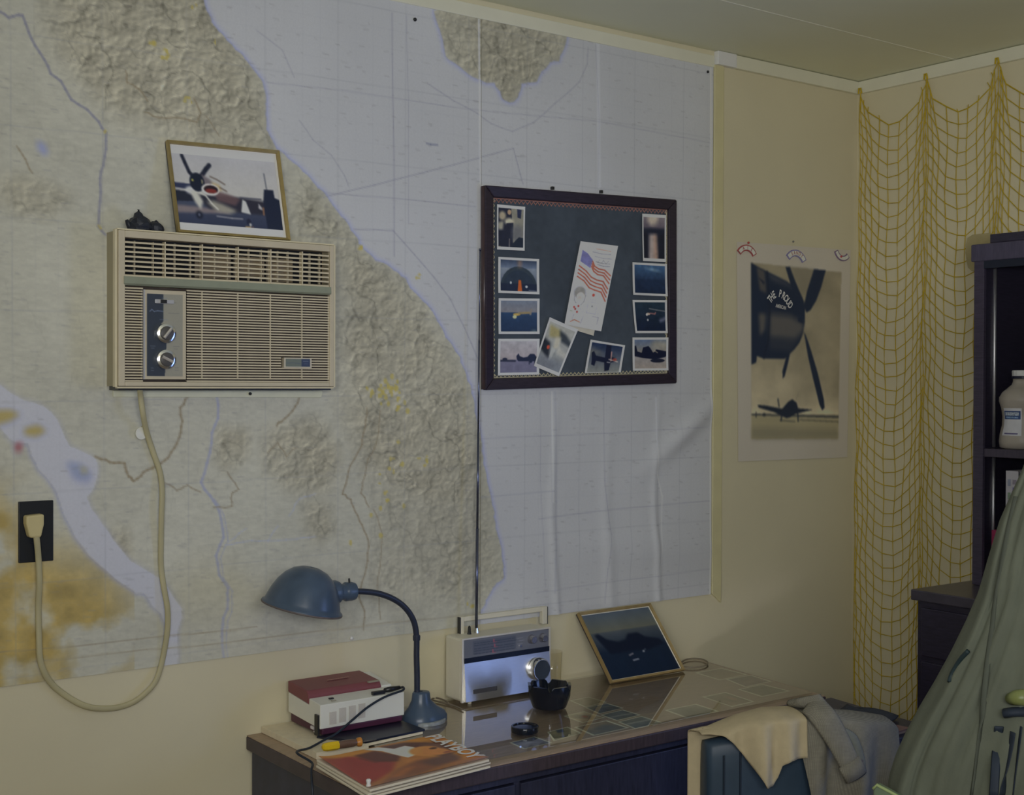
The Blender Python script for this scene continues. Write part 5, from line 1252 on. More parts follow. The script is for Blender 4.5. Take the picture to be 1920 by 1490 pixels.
# ------------------------------------------------------------------ tape recorder and the papers beneath it
pa = MB((1.4, -.15, DZ)).prism([(1.283, -.004), (1.408, -.004), (1.408, -.262), (1.283, -.262)], 'z', DZ + .0008, DZ + .0150)
pa.prism([(1.408, -.004), (1.552, -.004), (1.552, -.250), (1.408, -.262)], 'z', GZ_ + .0006, DZ + .0150)
pap = pa.build('paper_stack', mat('cream_paper', (164, 156, 136), .7, var=.05, scale=60), bevel=.0008)
tag(pap, 'stack of cream papers lying under the maroon tape recorder', 'paper')
fo = MB((1.5, -.2, DZ + .015)).prism([(1.335, -.165), (1.553, -.150), (1.556, -.252), (1.400, -.262)], 'z', DZ + .0155, DZ + .0200).build('dark_folder', mat('navy_folder', (26, 30, 46), .35, k=1.2, var=.1), bevel=.0008)
tag(fo, 'navy blue folder sticking out in front of the tape recorder', 'folder')
TZ = DZ + .0205
tr_ = empty('tape_recorder', (1.45, -.1, TZ), 'maroon and white box shaped tape recorder beside the lamp base', 'tape recorder')
M_mar = mat('maroon_plastic', (94, 52, 56), .45, var=.05, scale=14, k=2.2)
M_mar2 = mat('dark_maroon_plastic', (66, 34, 52), .4, var=.06, scale=14, k=1.7)
M_wht = mat('off_white_plastic', (170, 166, 158), .4, var=.02, scale=14)
TX0, TX1, TY0, TY1 = 1.340, 1.552, -.172, -.022
MB().prism([(TY0 + .004, TZ), (TY1, TZ), (TY1, .798), (TY0 + .002, .790)], 'x', TX0 + .006, TX1 - .002).build('lower_body', M_mar2, tr_, bevel=.003)
MB().prism([(TY0, .790), (TY1, .798), (TY1, .842), (-.120, .833), (-.121, .847), (TY0, .842)], 'x', TX0, TX1).build('white_band', M_wht, tr_, bevel=.0015)
MB().prism([(-.1195, .8335), (TY1 + .001, .8425), (TY1 + .001, .868), (-.112, .862), (-.119, .852)], 'x', TX0 - .001, TX1 - .028).build('lid', M_mar, tr_, bevel=.003)
MB().prism([(-.1195, .834), (TY1, .8425), (TY1, .862), (-.119, .850)], 'x', TX1 - .0275, TX1 - .001).build('lid_end', M_wht, tr_, bevel=.002)
for k in range(4):
    x_ = TX0 + .022 + k * .024
    MB().box((x_, TY0 - .0012, .797 + .001 * k), (x_ + .017, TY0 + .001, .828 + .0012 * k - (.004 if k == 0 else 0))).build('vent', mat('grey_vent', (146, 142, 136), .5, var=.1, scale=400, stretch=(1, 1, 8)), tr_)
MB().box((TX0 + .035, -.150, .8455), (TX0 + .046, -.143, .848)).build('button', M_pin_dark, tr_, bevel=.0008)
MB().box((TX0 + .033, -.164, .8440), (TX0 + .044, -.159, .8455)).build('button', mat('grey_vent2', (120, 116, 104), .5), tr_)
MB().box((TX1 - .062, -.120, .8605), (TX1 - .034, -.1135, .8635)).build('lid_latch', mat('latch_grey', (110, 104, 92), .5), tr_)
MB().box((TX1 - .078, TY0 + .004, .8435), (TX1 - .0465, TY0 + .014, .851)).build('jack_block', M_pin_dark, tr_, bevel=.001)
MB().box((TX0 - .004, TY0 + .004, .775), (TX0 + .001, TY0 + .020, .820)).build('side_latch', M_pin_dark, tr_, bevel=.001)
MB().box((TX0 + .000, TY0 + .030, .783), (TX0 + .0045, TY0 + .045, .789)).box((TX0 + .000, TY0 + .022, .778), (TX0 + .0045, TY0 + .030, .781)).build('side_studs', mat('pale_stud', (160, 156, 158), .4), tr_)
MB().box((TX0 + .075, TY1 - .045, .8665), (TX0 + .130, TY1 - .040, .8672)).build('lid_script', mat('faded_script', (120, 84, 78), .5, var=.4, scale=300), tr_)
# black lead with its plug, falling over the desk edge
lead = empty('black_lead', (1.4, -.2, DZ), 'black cable with a plug running from the tape recorder over the desk corner', 'cable')
pg = [(TX1 - .046, TY0 + .009, .8500), (TX1 - .006, TY0 + .009, .8510)]
MB().tube([pg[0], (TX1 - .030, TY0 + .009, .8505), pg[1]], [.0050, .0062, .0042], 10).build('plug', M_pin_dark, lead, smooth=True)
MB().tube([(TX1 - .006, TY0 + .009, .850), (TX1 + .002, TY0 + .009, .851)], .0028, 8).build('strain_relief', M_pin_dark, lead, smooth=True)
cl = [Vector((TX1 + .002, TY0 + .008, .851)), Vector((TX1 - .008, TY0 - .006, .848)), Vector(on_y(722, 1306, -.188)), Vector(on_y(690, 1325, -.192)), Vector(on_y(660, 1350, -.197)), Vector(on_y(632, 1374, -.204)), Vector(on_y(608, 1391, -.214)), Vector(on_y(580, 1402, -.234)), Vector(on_y(556, 1410, -.265)), Vector((1.252, -.30, .764)), Vector((1.235, -.33, .758)), Vector((1.226, -.35, .735)), Vector((1.224, -.36, .69)), Vector((1.225, -.365, .60)), Vector((1.228, -.36, .3)), Vector((1.226, -.36, .006))]
for p in cl[4:9]: p.z = max(p.z, DZ + .024 if p.x > 1.30 else DZ + .004)
MB().tube(smooth_path(cl, 5), .0026, 8).build('lead', mat('dark_lead', (34, 42, 54), .4, k=1.2), lead, smooth=True)

# ------------------------------------------------------------------ screwdriver
sdv = empty('screwdriver', (1.36, -.225, DZ + .02), 'screwdriver with a yellow and amber handle on the papers', 'screwdriver')
s0 = Vector(on_z(604, 1400, DZ + .033)); s1 = Vector(on_z(678, 1389, DZ + .033)); sv = (s1 - s0).normalized(); SLn = (s1 - s0).length
s0.z = s1.z = DZ + .032
MB().lathe([(.004, 0), (.0075, .003), (.0088, .010), (.0088, .034), (.0080, .036)], s0, sv, 14, rmod=lambda a, j: 1 + .06 * math.cos(7 * a)).build('yellow_grip', mat('yellow_plastic', (178, 148, 26), .25, k=2.0, spec=.5), sdv, auto=True)
MB().lathe([(.0080, .036), (.0085, .050), (.0082, SLn - .020), (.0065, SLn - .012)], s0, sv, 14).build('amber_grip', mat('amber_plastic', (92, 70, 58), .2, k=1.5, spec=.6), sdv, auto=True)
MB().lathe([(.0070, SLn - .012), (.0095, SLn - .008), (.0098, SLn - .002), (.0050, SLn)], s0, sv, 14).build('collar', mat('orange_collar', (140, 92, 40), .3), sdv, auto=True)
MB().lathe([(.0022, SLn), (.0022, SLn + .030), (.001, SLn + .034)], s0, sv, 10).build('shank', M_knob, sdv, smooth=True)

# ------------------------------------------------------------------ magazine
MZ = .780
mg = empty('magazine', (1.40, -.40, GZ_), 'glossy magazine with an orange brown cover lying on the front corner of the desk', 'magazine')
mq = [on_z(596, 1424, MZ), on_z(818, 1378, MZ), on_z(918, 1424, MZ), on_z(692, 1481, MZ)]   # far-left, far-right, near-right, near-left
mc = Canvas(170, 130, (150, 96, 44))
mc.grad((150, 98, 46), (132, 84, 48)); mc.poly((168, 120, 50), [(.05, .0), (1, .0), (1, .14), (.3, .16)], .5, 5).poly((178, 128, 50), [(.55, .28), (.8, .2), (1, .3), (1, .55), (.8, .8)], .5, 8)
mc.poly((118, 42, 40), [(.0, .08), (.2, .12), (.36, .3), (.42, .52), (.30, .72), (.12, .85), (0, .9)], 1, 4)
mc.poly((70, 36, 34), [(.24, .12), (.42, .10), (.52, .38), (.44, .52), (.30, .40)], .95, 3).line((90, 40, 34), 3, [(.24, .22), (.30, .42)], .8)
mc.poly((66, 40, 40), [(.42, .02), (.70, .04), (.95, .3), (.90, .62), (.76, .70), (.7, .4), (.5, .2)], .95, 4)
mc.poly((96, 66, 56), [(.74, .14), (.9, .3), (.9, .5), (.8, .4)], .7, 4)
mc.poly((176, 172, 164), [(.36, .0), (.48, .02), (.56, .16), (.66, .14), (.70, .24), (.64, .44), (.54, .48), (.5, .34), (.46, .16)], 1, 1)
mc.ell((166, 112, 60), .72, .40, .12, .15, 1, 2).poly((160, 104, 58), [(.74, .3), (.86, .44), (.9, .6), (.76, .6), (.66, .5)], 1, 2).ell((60, 34, 32), .80, .38, .03, .03, 1, 1).ell((120, 60, 50), .84, .56, .035, .02, .9, 1)
mc.poly((150, 98, 56), [(.5, .5), (.64, .54), (.6, .62), (.46, .6)], .9, 3)
mc.poly((106, 66, 50), [(.2, .86), (.36, .7), (.56, .6), (.82, .66), (.9, .78), (.6, .9), (.3, 1), (.1, 1)], .95, 4).poly((140, 84, 48), [(.22, .86), (.4, .72), (.5, .72), (.3, .9)], .8, 4)
mc.poly((74, 52, 52), [(.55, .66), (.82, .62), (.92, .72), (.8, .84), (.6, .84)], .8, 5).poly((170, 116, 44), [(.88, .62), (1, .5), (1, .92), (.84, .86)], .7, 6)
mc.noise(.06, 18, 6); mc.blur(1)
def mrel(u, v): return .002 + .006 * np.clip(1 - u * 6, 0, 1) ** 2 * (1 - v) + .004 * np.clip(v * 6 - 5, 0, 1) ** 2
_mq = [np.array(q) for q in mq]
cov = sheet('cover', mc, mq, print_mat('magazine_gloss', .4, .35, .02, 300), mg, k=2.3, relief=lambda u, v: -mrel(u, v) * -1)
def page_block(z0, z1, inset, jit, m, name):
    r = np.random.RandomState(jit); q = [p.copy() for p in _mq]; c = sum(q) / 4
    q = [c + (p - c) * (1 - inset) + np.array([r.uniform(-.004, .004), r.uniform(-.003, .003), 0]) for p in q]
    b_ = MB(); vs = [(p[0], p[1], z0) for p in q] + [(p[0], p[1], z1) for p in q]
    b_.add(vs, [(3, 2, 1, 0), (4, 5, 6, 7), (0, 1, 5, 4), (1, 2, 6, 5), (2, 3, 7, 6), (3, 0, 4, 7)])
    return b_.build(name, m, mg, bevel=.001)
M_page = mat('page_cream', (164, 158, 144), .7, var=.06, scale=60, stretch=(1, 1, 30))
zb0 = GZ_ + .0008
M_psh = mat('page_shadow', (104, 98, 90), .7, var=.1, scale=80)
_z = zb0 + .0004; _tot = MZ + .0006 - _z
for _i, (f0, f1, m_, nm, ins) in enumerate(((0, .26, M_page, 'lower_pages', -.016), (.27, .36, M_psh, 'lower_page_shade', -.004), (.37, .62, M_page, 'middle_pages', -.008), (.63, .70, M_psh, 'upper_page_shade', .006), (.71, 1.0, M_page, 'upper_pages', 0.0))):  # the two thin dark layers are painted shade between the pages
    page_block(_z + _tot * f0, _z + _tot * f1, ins, _i + 1, m_, nm)
tx = MB()
far, near = _mq[1] * .93 + _mq[0] * .07, _mq[2] * .93 + _mq[3] * .07
d = near - far; wdt = _mq[1] - _mq[0]
lettering(tx, 'PLAYBOY', .052, far * .54 + near * .46 + np.array([.002, 0, .0036]), d, wdt, .86, bold=.0016)
t_o = tx.build('masthead', mat('masthead_white', (182, 180, 176), .4), mg); t_o['kind'] = 'stuff'
wp = on_z(691, 1474, MZ + .004)
pn = MB(wp).lathe([(.0045, 0), (.005, .002), (.0035, .006), (.005, .012), (.003, .014)], wp, n=14).build('push_pin', M_pin_white, smooth=True)
tag(pn, 'white push pin lying on the magazine corner nearest the room', 'pin')

# ------------------------------------------------------------------ cords at the back of the desk
lo_ = [on_z(u, v, GT + .004) for u, v in ((1276, 1243), (1284, 1237), (1300, 1234), (1318, 1236), (1327, 1242), (1320, 1248), (1300, 1251), (1282, 1250), (1268, 1247))]
o = MB(lo_[0]).tube(smooth_path(lo_, 5), .0022, 8).build('cable_loop', mat('grey_cable', (96, 88, 74), .5), smooth=True); tag(o, 'thin grey cable loop on the far desk corner behind the leaning photo', 'cable')
l2 = [on_z(u, v, GT + .003) for u, v in ((842, 1318), (832, 1312), (818, 1308), (810, 1311), (826, 1316), (850, 1322), (868, 1330))]
o = MB(l2[0]).tube(smooth_path(l2, 5), .0022, 8).build('radio_lead', mat('brown_cable', (84, 76, 66), .5), smooth=True); tag(o, 'thin brown lead curling on the desk between lamp and radio', 'cable')

# ================================================================== SIDE TABLE BEYOND THE CHAIR
st = empty('side_table', (2.44, -.70, 0), 'small dark side table standing between the desk end and the chair', 'table')
MB().prism([(2.385, -.528), (2.583, -.528), (2.545, -.875), (2.385, -.862)], 'z', DZ - .025, DZ - .001).build('top', M_desk, st, bevel=.002)
for x_, y_ in ((2.402, -.55), (2.56, -.55), (2.525, -.85), (2.402, -.842)):
    MB().box((x_ - .015, y_ - .015, 0), (x_ + .015, y_ + .015, DZ - .025)).build('leg', M_desk, st)
fc_ = MB((2.47, -.76, DZ)).grid(lambda u, v: (2.405 + .115 * u + .02 * v, -.640 - .13 * v + .01 * math.sin(u * 7), DZ + .004 + .012 * abs(math.sin(u * 6 + v * 3)) * (1 - v * .4)), 22, 10).build('folded_cloth', mat('dark_grey_cloth', (46, 50, 60), .85, k=1.6, var=.15, scale=80), smooth=True, solid=.004)
tag(fc_, 'crumpled dark grey cloth on the side table behind the grey shirt', 'cloth')
bk3 = empty('booklet', (2.43, -.83, DZ), 'thin red brown booklet on the side table next to the chair', 'booklet')
MB().prism([(2.390, -.80), (2.460, -.785), (2.470, -.845), (2.400, -.850)], 'z', DZ, DZ + .006).build('pages', mat('booklet_pages', (120, 104, 90), .7), bk3)
MB().prism([(2.388, -.798), (2.462, -.782), (2.473, -.847), (2.398, -.853)], 'z', DZ + .006, DZ + .0085).build('cover', mat('booklet_cover', (92, 70, 70), .5), bk3)

# ================================================================== CHAIR WITH CLOTHES
CE = np.array([.923, -.385, 0.0]); CN = np.array([-.385, -.923, 0.0]); CC = np.array([2.068, -.880, 0.0]); CW = .200
ch = empty('desk_chair', (CC[0], CC[1], 0), 'dark teal upholstered desk chair with clothes hung over its back', 'chair')
M_teal = mat('dark_teal_vinyl', (40, 54, 68), .45, k=1.7, var=.08, scale=30, spec=.4)
def ztop(u): return .822 + .006 * math.cos(u * 1.2) - .05 * max(0, abs(u) - .55) ** 1.6
def back_pt(u, z, off=0.0):
    """u -1..1 across the back; off towards the room"""
    p = CC + CE * (u * CW) + CN * (off - .035 * u * u)
    return (p[0], p[1], z)
bkm = MB()
def sec(u, n=20):
    zt = ztop(u); pts = []
    for i in range(n):
        a = 2 * PI * i / n
        c_, s_ = math.cos(a), math.sin(a)
        r = lambda x, p: math.copysign(abs(x) ** p, x)
        pts.append(back_pt(u, .62 + (zt - .62) * r(s_, .35) if s_ > 0 else .62 + .16 * r(s_, .35), .026 * r(c_, .45)))
    return pts
us = [-1.0, -.99, -.95, -.85, -.65, -.4, -.15, .15, .4, .65, .85, .95, .99, 1.0]
secs = []
for u in us:
    s_ = sec(u)
    if abs(u) == 1.0:
        m_c = np.mean(np.array(s_), 0); s_ = [tuple(m_c + (np.array(p) - m_c) * np.array([.5, .5, .96])) for p in s_]
    secs.append(s_)
n_ = 20; bkm.add([p for s_ in secs for p in s_], [(j * n_ + i, j * n_ + (i + 1) % n_, (j + 1) * n_ + (i + 1) % n_, (j + 1) * n_ + i) for j in range(len(us) - 1) for i in range(n_)] + [tuple(range(n_))[::-1], tuple(range((len(us) - 1) * n_, len(us) * n_))])
bkm.build('backrest', M_teal, ch, smooth=True)
for u in (-.86, -.70):
    MB().tube([back_pt(u, z, .0275) for z in np.linspace(.52, ztop(u) - .03, 8)], .0022, 6).build('seam', mat('seam_dark', (28, 38, 50), .5, k=1.5), ch)
sc_ = CC - CN * .19
MB().add([tuple(sc_ + CE * a * .19 - CN * b_ * .165 + np.array([0, 0, z])) for z in (.42, .48) for a, b_ in ((-1, -1), (1, -1), (1, 1), (-1, 1))], [(3, 2, 1, 0), (4, 5, 6, 7), (0, 1, 5, 4), (1, 2, 6, 5), (2, 3, 7, 6), (3, 0, 4, 7)]).build('seat', M_teal, ch, bevel=.02)
M_leg = mat('grey_steel_tube', (120, 120, 122), .35, metal=.7)
for a in (-1, 1):
    p0 = Vector(CC + CE * a * .15 + np.array([0, 0, .56])); 
    MB().tube([p0 - Vector(CN) * .01, Vector(CC + CE * a * .16 - CN * .03 + np.array([0, 0, .45])), Vector(CC + CE * a * .17 - CN * .06 + np.array([0, 0, .42]))], .011, 10).build('back_support', M_leg, ch, smooth=True)
    for b_ in (.03, .34):
        MB().tube([Vector(CC + CE * a * .17 - CN * b_ + np.array([0, 0, .425])), Vector(CC + CE * a * .20 - CN * (b_ + (.02 if b_ > .2 else -.04)) + np.array([0, 0, 0]))], .011, 10).build('leg', M_leg, ch, smooth=True)

def drape(u, s, gap=.030, fold=0.0):
    """cloth over the back: s<0 desk side, s>0 room side (metres of cloth from the ridge)"""
    zt = ztop(u) + .004
    L = .05
    if abs(s) < L:
        a = s / L * PI / 2
        return back_pt(u, zt + (gap - .024) + .012 * math.cos(a), gap * math.sin(a) + fold)
    return back_pt(u, zt + (gap - .024) - (abs(s) - L), math.copysign(gap, s) + fold)
# beige cloth
hx = [-1.06, -.98, -.90, -.80, -.70, -.60, -.53, -.44, -.39, -.36, -.28, -.15, .02]
hl = [.020, .030, .045, .070, .100, .140, .168, .172, .155, .132, .122, .124, .120]
def beige(i, j):
    u = -1.06 + .98 * i
    hem = float(np.interp(u, hx, hl)); far_ = .16 + .12 * max(0, (-.7 - u) / .36)
    s = -far_ + (far_ + hem) * j
    k = min(max(s / .12, 0), 1)
    f_ = .012 * k * (1 + math.sin(u * 22 + 1.2 + s * 3)) + .010 * k * math.exp(-((u + .5) / .12) ** 2)
    over = .022 * min(max((u + .95) / .6, 0), 1)
    p = drape(u, s, .0305 + over, f_ * (1 - .4 * min(max((u + .4) / .3, 0), 1)))
    if u < -.94 and s < 0: p = (p[0] - CE[0] * .010, p[1] - CE[1] * .010, p[2])
    return p
bc_ = MB((CC[0] - .12, CC[1], .70)).grid(beige, 60, 50).build('beige_cloth', mat('beige_cotton', (140, 129, 104), .9, var=.06, scale=50, k=2.0, bump=.2, bscale=300), smooth=True, solid=.0025)
tag(bc_, 'beige cotton cloth draped over the end of the chair back', 'cloth')
# grey checked shirt
def shirt(i, j):
    u = -.34 + 1.47 * i
    hem = float(np.interp(u, [-.34, -.24, -.12, -.02, .10, .5, .9, 1.13], [.045, .065, .09, .20, .33, .36, .34, .30]))
    s = -.20 + (.20 + hem) * j
    k = min(max(s / .16, 0), 1)
    f_ = (.006 + .014 * k * (1 + math.sin(u * 13 + .6 + s * 5)) + .012 * k * max(0, math.sin(u * 5 - .8)) + .006 * math.sin(u * 9 + s * 20) * (1 if s > -.05 else 0)) * min(max((u + .30) / .4, 0), 1)
    uu = u
    p = drape(min(uu, 1.0), s, .036, f_)
    if u > 1.0:
        e_ = (u - 1.0) * CW; p = (p[0] + CE[0] * e_ * .6 - CN[0] * e_ * 0, p[1] + CE[1] * e_ * .6, p[2] - e_ * .4)
    lift = .016 * math.exp(-((u - .15) / .3) ** 2) * math.exp(-(s / .07) ** 2)
    return (p[0], p[1], p[2] + lift)
def weave_mat(name, c, k=2.0):
    m = mat(name, c, .9, k=k, var=.10, scale=60, bump=.3, bscale=350)
    N = m.node_tree.nodes; L = m.node_tree.links; pr = N['Principled BSDF']
    src = pr.inputs['Base Color'].links[0].from_socket
    tc = N.new('ShaderNodeTexCoord'); mult = None
    w = []
    for dirn in ('X', 'Z'):
        wv = N.new('ShaderNodeTexWave'); wv.bands_direction = dirn; wv.inputs['Scale'].default_value = 120; L.new(tc.outputs['Object'], wv.inputs['Vector']); w.append(wv)
    ad = N.new('ShaderNodeMath'); ad.operation = 'MULTIPLY'; L.new(w[0].outputs['Fac'], ad.inputs[0]); L.new(w[1].outputs['Fac'], ad.inputs[1])
    mr = N.new('ShaderNodeMapRange'); mr.inputs['To Min'].default_value = .78; mr.inputs['To Max'].default_value = 1.15; L.new(ad.outputs[0], mr.inputs['Value'])
    vm = N.new('ShaderNodeVectorMath'); vm.operation = 'SCALE'; L.new(src, vm.inputs[0]); L.new(mr.outputs['Result'], vm.inputs['Scale'])
    L.new(vm.outputs['Vector'], pr.inputs['Base Color'])
    return m
M_shirt = weave_mat('grey_check_weave', (106, 103, 92), 1.8)
sh_ = empty('grey_shirt', (CC[0] + .08, CC[1], .60), 'grey woven shirt hung over the chair back with one sleeve on top', 'shirt')
MB().grid(shirt, 70, 60).build('body', M_shirt, sh_, smooth=True, solid=.003)
def on_chair(u, v, off):
    d_ = _ray(u, v); n3 = CN; P0 = CC + CN * off
    return EYE + d_ * (((P0 - EYE) @ n3) / (d_ @ n3))
slp = [on_chair(1500, 1318, -.03), on_chair(1522, 1322, .02), on_chair(1545, 1345, .062), on_chair(1566, 1378, .074), on_chair(1584, 1412, .078), on_chair(1598, 1440, .080)]
slv = MB(); slv.tube(smooth_path(slp, 5), [.030 - .0004 * i for i in range(26)], 14, flat=.34, up=tuple(CN))
slv.f.pop(); slv.mi.pop()
slv.build('sleeve', M_shirt, sh_, smooth=True, solid=.002)
cq = [on_chair(1592, 1428, .081), on_chair(1606, 1456, .082)]
MB().tube([Vector(cq[0]), Vector(cq[1])], .0255, 14, flat=.36, up=tuple(CN)).build('cuff', M_shirt, sh_, smooth=True)
co = Vector(cq[1])
MB().tube([co, co + Vector((.0006, 0, -.0012))], .0235, 14, flat=.30, up=tuple(CN)).build('cuff_opening', mat('cuff_shade', (40, 44, 52), .9, k=1.5), sh_)  # dark disc closes the cuff in place of its shaded inside
cfs = [on_chair(1580, 1372, .070), on_chair(1600, 1385, .074), on_chair(1612, 1418, .078), on_chair(1615, 1440, .078)]
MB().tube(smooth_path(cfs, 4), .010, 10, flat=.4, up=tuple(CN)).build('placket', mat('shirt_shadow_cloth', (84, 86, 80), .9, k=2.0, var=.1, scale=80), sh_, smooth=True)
for k in (1, 2):
    b_ = Vector(cfs[2]) * (1 - k * .3) + Vector(cfs[3]) * k * .3 + Vector(CN) * .006
    MB().lathe([(.0035, 0), (.0035, .0012)], b_, tuple(CN), 12).build('button', mat('grey_button', (70, 68, 70), .4), sh_)

# ================================================================== RAIL WITH OLIVE FLIGHT SUIT
SX, SY = 2.14, -1.526
_wr = bpy.data.objects['wall_right']
MB().tube([(XR, SY, 1.80), (2.7, SY, 1.80), (2.25, SY, 1.80)], .014, 12).build('clothes_rail', M_leg, _wr, smooth=True)
fs_ = empty('flight_jacket', (SX, SY, .6), 'olive green flight jacket with straps hanging in folds beside the chair', 'jacket')
MB().tube([(SX, SY, 1.70), (SX, SY, 1.775), (SX + .012, SY, 1.79)], .003, 8).build('hanger_hook', M_leg, fs_, smooth=True)
M_oliv = mat('olive_cotton', (84, 88, 76), .85, k=1.6, var=.10, scale=14, bump=.25, bscale=200)
vr = np.array([SX, SY, 0]) - np.array([EYE[0], EYE[1], 0]); vr /= np.linalg.norm(vr)
rtv = np.array([vr[1], -vr[0], 0])                     # to the viewer's right
sil = [(1935, 700), (1932, 800), (1922, 872), (1898, 925), (1876, 975), (1856, 1040), (1836, 1110), (1812, 1165), (1785, 1220), (1755, 1275), (1725, 1325), (1700, 1372), (1682, 1412), (1670, 1450), (1664, 1490), (1660, 1560), (1662, 1700)]
def on_stand(u, v):
    d_ = _ray(u, v); n3 = np.array([-vr[0], -vr[1], 0]); P0 = np.array([SX, SY, 0])
    return EYE + d_ * (((P0 - EYE) @ n3) / (d_ @ n3))
lz = [on_stand(u, v)[2] for u, v in sil]; lw = [-(on_stand(u, v) - np.array([SX, SY, 0])) @ rtv for u, v in sil]
def suit_pt(a, z):
    """a: angle, PI = viewer's left edge, 3PI/2 = towards viewer"""
    w = float(np.interp(z, lz[::-1], lw[::-1]))
    t = min(max((1.62 - z) / 1.0, 0), 1)
    dep = .06 + .10 * t
    s_ = abs(math.sin(a)); xr_ = math.cos(a); q_ = xr_ * (3.0 + .6 * t) + .25 * math.sin(z * 4.0)
    fold = (.010 + .020 * t) * math.tanh(1.6 * math.sin(2 * PI * q_ + .8)) + (.004 + .007 * t) * math.sin(2 * PI * q_ * 2.7 + 3 * z) + .004 * math.sin(z * 23 + xr_ * 9) + .003 * math.sin(z * 41 - xr_ * 17)
    f_ = 1.0
    if z > 1.55:
        q = (z - 1.55) / .2; w *= max(1 - q * q * .6, .2); dep *= max(1 - q * .6, .3)
    wl = w if math.cos(a) < 0 else min(w, .15 + .05 * t)
    x = wl * math.cos(a); y = dep * math.sin(a) + math.copysign(fold * min(s_ * 2.2, 1), math.sin(a))
    p = np.array([SX, SY, z]) + rtv * x + np.array([vr[0], vr[1], 0]) * y
    return tuple(p)
zz = np.linspace(1.70, .60, 100); na = 140
sm_ = MB(); sm_.add([suit_pt(2 * PI * i / na, z) for z in zz for i in range(na)], [(j * na + i, j * na + (i + 1) % na, (j + 1) * na + (i + 1) % na, (j + 1) * na + i) for j in range(len(zz) - 1) for i in range(na)])
sm_.build('cloth_body', M_oliv, fs_, smooth=True, solid=.003)
# collar, the sleeve on the far side, and the hem band
ring = [suit_pt(2 * PI * i / 40, 1.70) for i in range(41)]
MB().tube([Vector(p) + Vector((0, 0, .010)) for p in ring], .018, 10, flat=.8).build('collar', M_oliv, fs_, smooth=True)
cap_ = MB(); cap_.add([tuple(Vector(p)) for p in ring[:40]] + [(SX, SY, 1.735)], [(i, (i + 1) % 40, 40) for i in range(40)]); cap_.build('hanger_cover', M_oliv, fs_, smooth=True)
sv0 = np.array([SX, SY, 0]) + rtv * .15
slp2 = [np.array([SX, SY, 1.62]) + rtv * .10, sv0 + rtv * .03 + np.array([0, 0, 1.52]), sv0 + rtv * .07 + np.array([0, 0, 1.30]), sv0 + rtv * .09 + np.array([0, 0, 1.08]), sv0 + rtv * .09 + np.array([0, 0, .90])]
pth = smooth_path(slp2, 8)
MB().tube(pth, [.062 + .006 * math.sin(i * 1.3) - .0005 * i for i in range(len(pth))], 18, flat=.8, up=tuple(-vr)).build('sleeve', M_oliv, fs_, smooth=True)
MB().tube([pth[-1], pth[-1] + Vector((0, 0, -.05))], .050, 18, flat=.8, up=tuple(-vr)).build('knit_cuff', mat('olive_knit', (70, 74, 62), .9, k=1.6), fs_, smooth=True)
MB().tube([Vector(suit_pt(2 * PI * i / 90, .605)) for i in range(91)], .008, 8).build('hem', M_oliv, fs_, smooth=True)
def front(u, v, off=.004):
    """point on the suit surface seen at this reading of the photo, plus a small offset outwards"""
    d_ = _ray(u, v); d_ = d_ / np.linalg.norm(d_)
    best = None
    for t in np.linspace(1.5, 3.4, 380):
        p = EYE + d_ * t; z = p[2]; r = p - np.array([SX, SY, z]); x = r @ rtv; y = r @ np.array([vr[0], vr[1], 0])
        w = float(np.interp(z, lz[::-1], lw[::-1])); w = w if x < 0 else min(w, .15 + .05 * min(max((1.62 - z), 0), 1)); tt = min(max((1.62 - z) / 1.0, 0), 1)
        if abs(x) < w:
            a = 2 * PI - math.acos(max(min(x / w, 1), -1)); q = suit_pt(a, z)
            yq = (np.array(q) - np.array([SX, SY, z])) @ np.array([vr[0], vr[1], 0])
            if y >= yq: return np.array(q) - np.array([vr[0], vr[1], 0]) * off
    return EYE + d_ * 2.7
M_dk = mat('black_webbing', (32, 40, 52), .7, k=1.5)
MB().tube(smooth_path([front(u, v) for u, v in ((1816, 1219), (1803, 1233), (1792, 1250), (1784, 1266), (1781, 1277))], 4), .0042, 8).build('zipper_tab', mat('dark_green_tab', (32, 46, 50), .6, k=1.4), fs_, smooth=True)
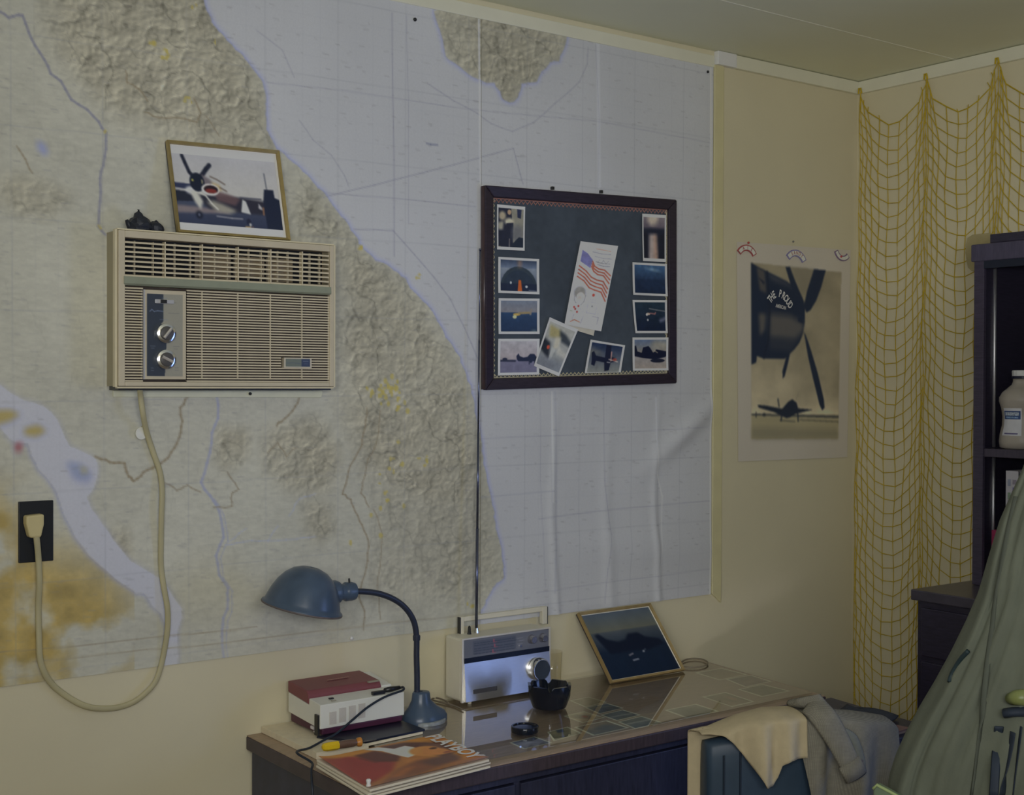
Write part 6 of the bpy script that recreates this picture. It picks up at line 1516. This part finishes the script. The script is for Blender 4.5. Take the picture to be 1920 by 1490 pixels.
seam = [(1905, 930), (1893, 985), (1880, 1050), (1868, 1110), (1860, 1180), (1850, 1260), (1842, 1340), (1832, 1420), (1822, 1489)]
MB().tube(smooth_path([front(u, v, .003) for u, v in seam], 3), .005, 8, flat=.5).build('front_seam', mat('olive_seam', (66, 70, 62), .85, k=1.7), fs_, smooth=True)
pf = MB(); fl = [front(u, v, .016) for u, v in ((1660, 1438), (1668, 1434), (1700, 1452), (1735, 1472), (1764, 1489), (1764, 1530), (1660, 1530))]
fl = [np.array(on_stand(u, v)) - np.array([vr[0], vr[1], 0]) * .13 for u, v in ((1661, 1441), (1668, 1434), (1700, 1451), (1735, 1471), (1766, 1490), (1775, 1560), (1664, 1560))]
bkf = [p + np.array([vr[0], vr[1], 0]) * .02 for p in fl]; n7 = len(fl)
pf.add(fl + bkf, [tuple(range(n7)), tuple(range(n7, 2 * n7))[::-1]] + [(i, (i + 1) % n7, n7 + (i + 1) % n7, n7 + i) for i in range(n7)])
fo_ = pf.build('pocket_flap', mat('light_olive_flap', (82, 94, 76), .8, k=2.0, var=.06, scale=30), fs_, bevel=.003)
MB().tube([Vector(p) for p in fl[:5]], .0028, 8).build('piping', mat('pale_piping', (112, 124, 84), .7), fo_, smooth=True)
MB().tube([Vector(front(u, v, .012)) for u, v in ((1884, 1333), (1900, 1331), (1925, 1330))], .013, 10, flat=.6).build('webbing_strap', M_dk, fs_, smooth=True)
MB().tube([Vector(front(u, v, .012)) for u, v in ((1896, 1306), (1908, 1304), (1930, 1303))], [.012, .016, .017], 12, flat=.8).build('signal_light', mat('lime_plastic', (98, 104, 62), .35, k=1.8), fs_, smooth=True)
for pts in (((1874, 1360), (1871, 1390), (1868, 1430), (1864, 1489)), ((1900, 1370), (1894, 1410), (1886, 1450), (1880, 1489)), ((1915, 1360), (1908, 1420), (1900, 1489))):
    MB().tube(smooth_path([front(u, v, .005) for u, v in pts], 4), .0075, 8, flat=.18, up=(0, 0, 1)).build('strap', M_dk, fs_, smooth=True)
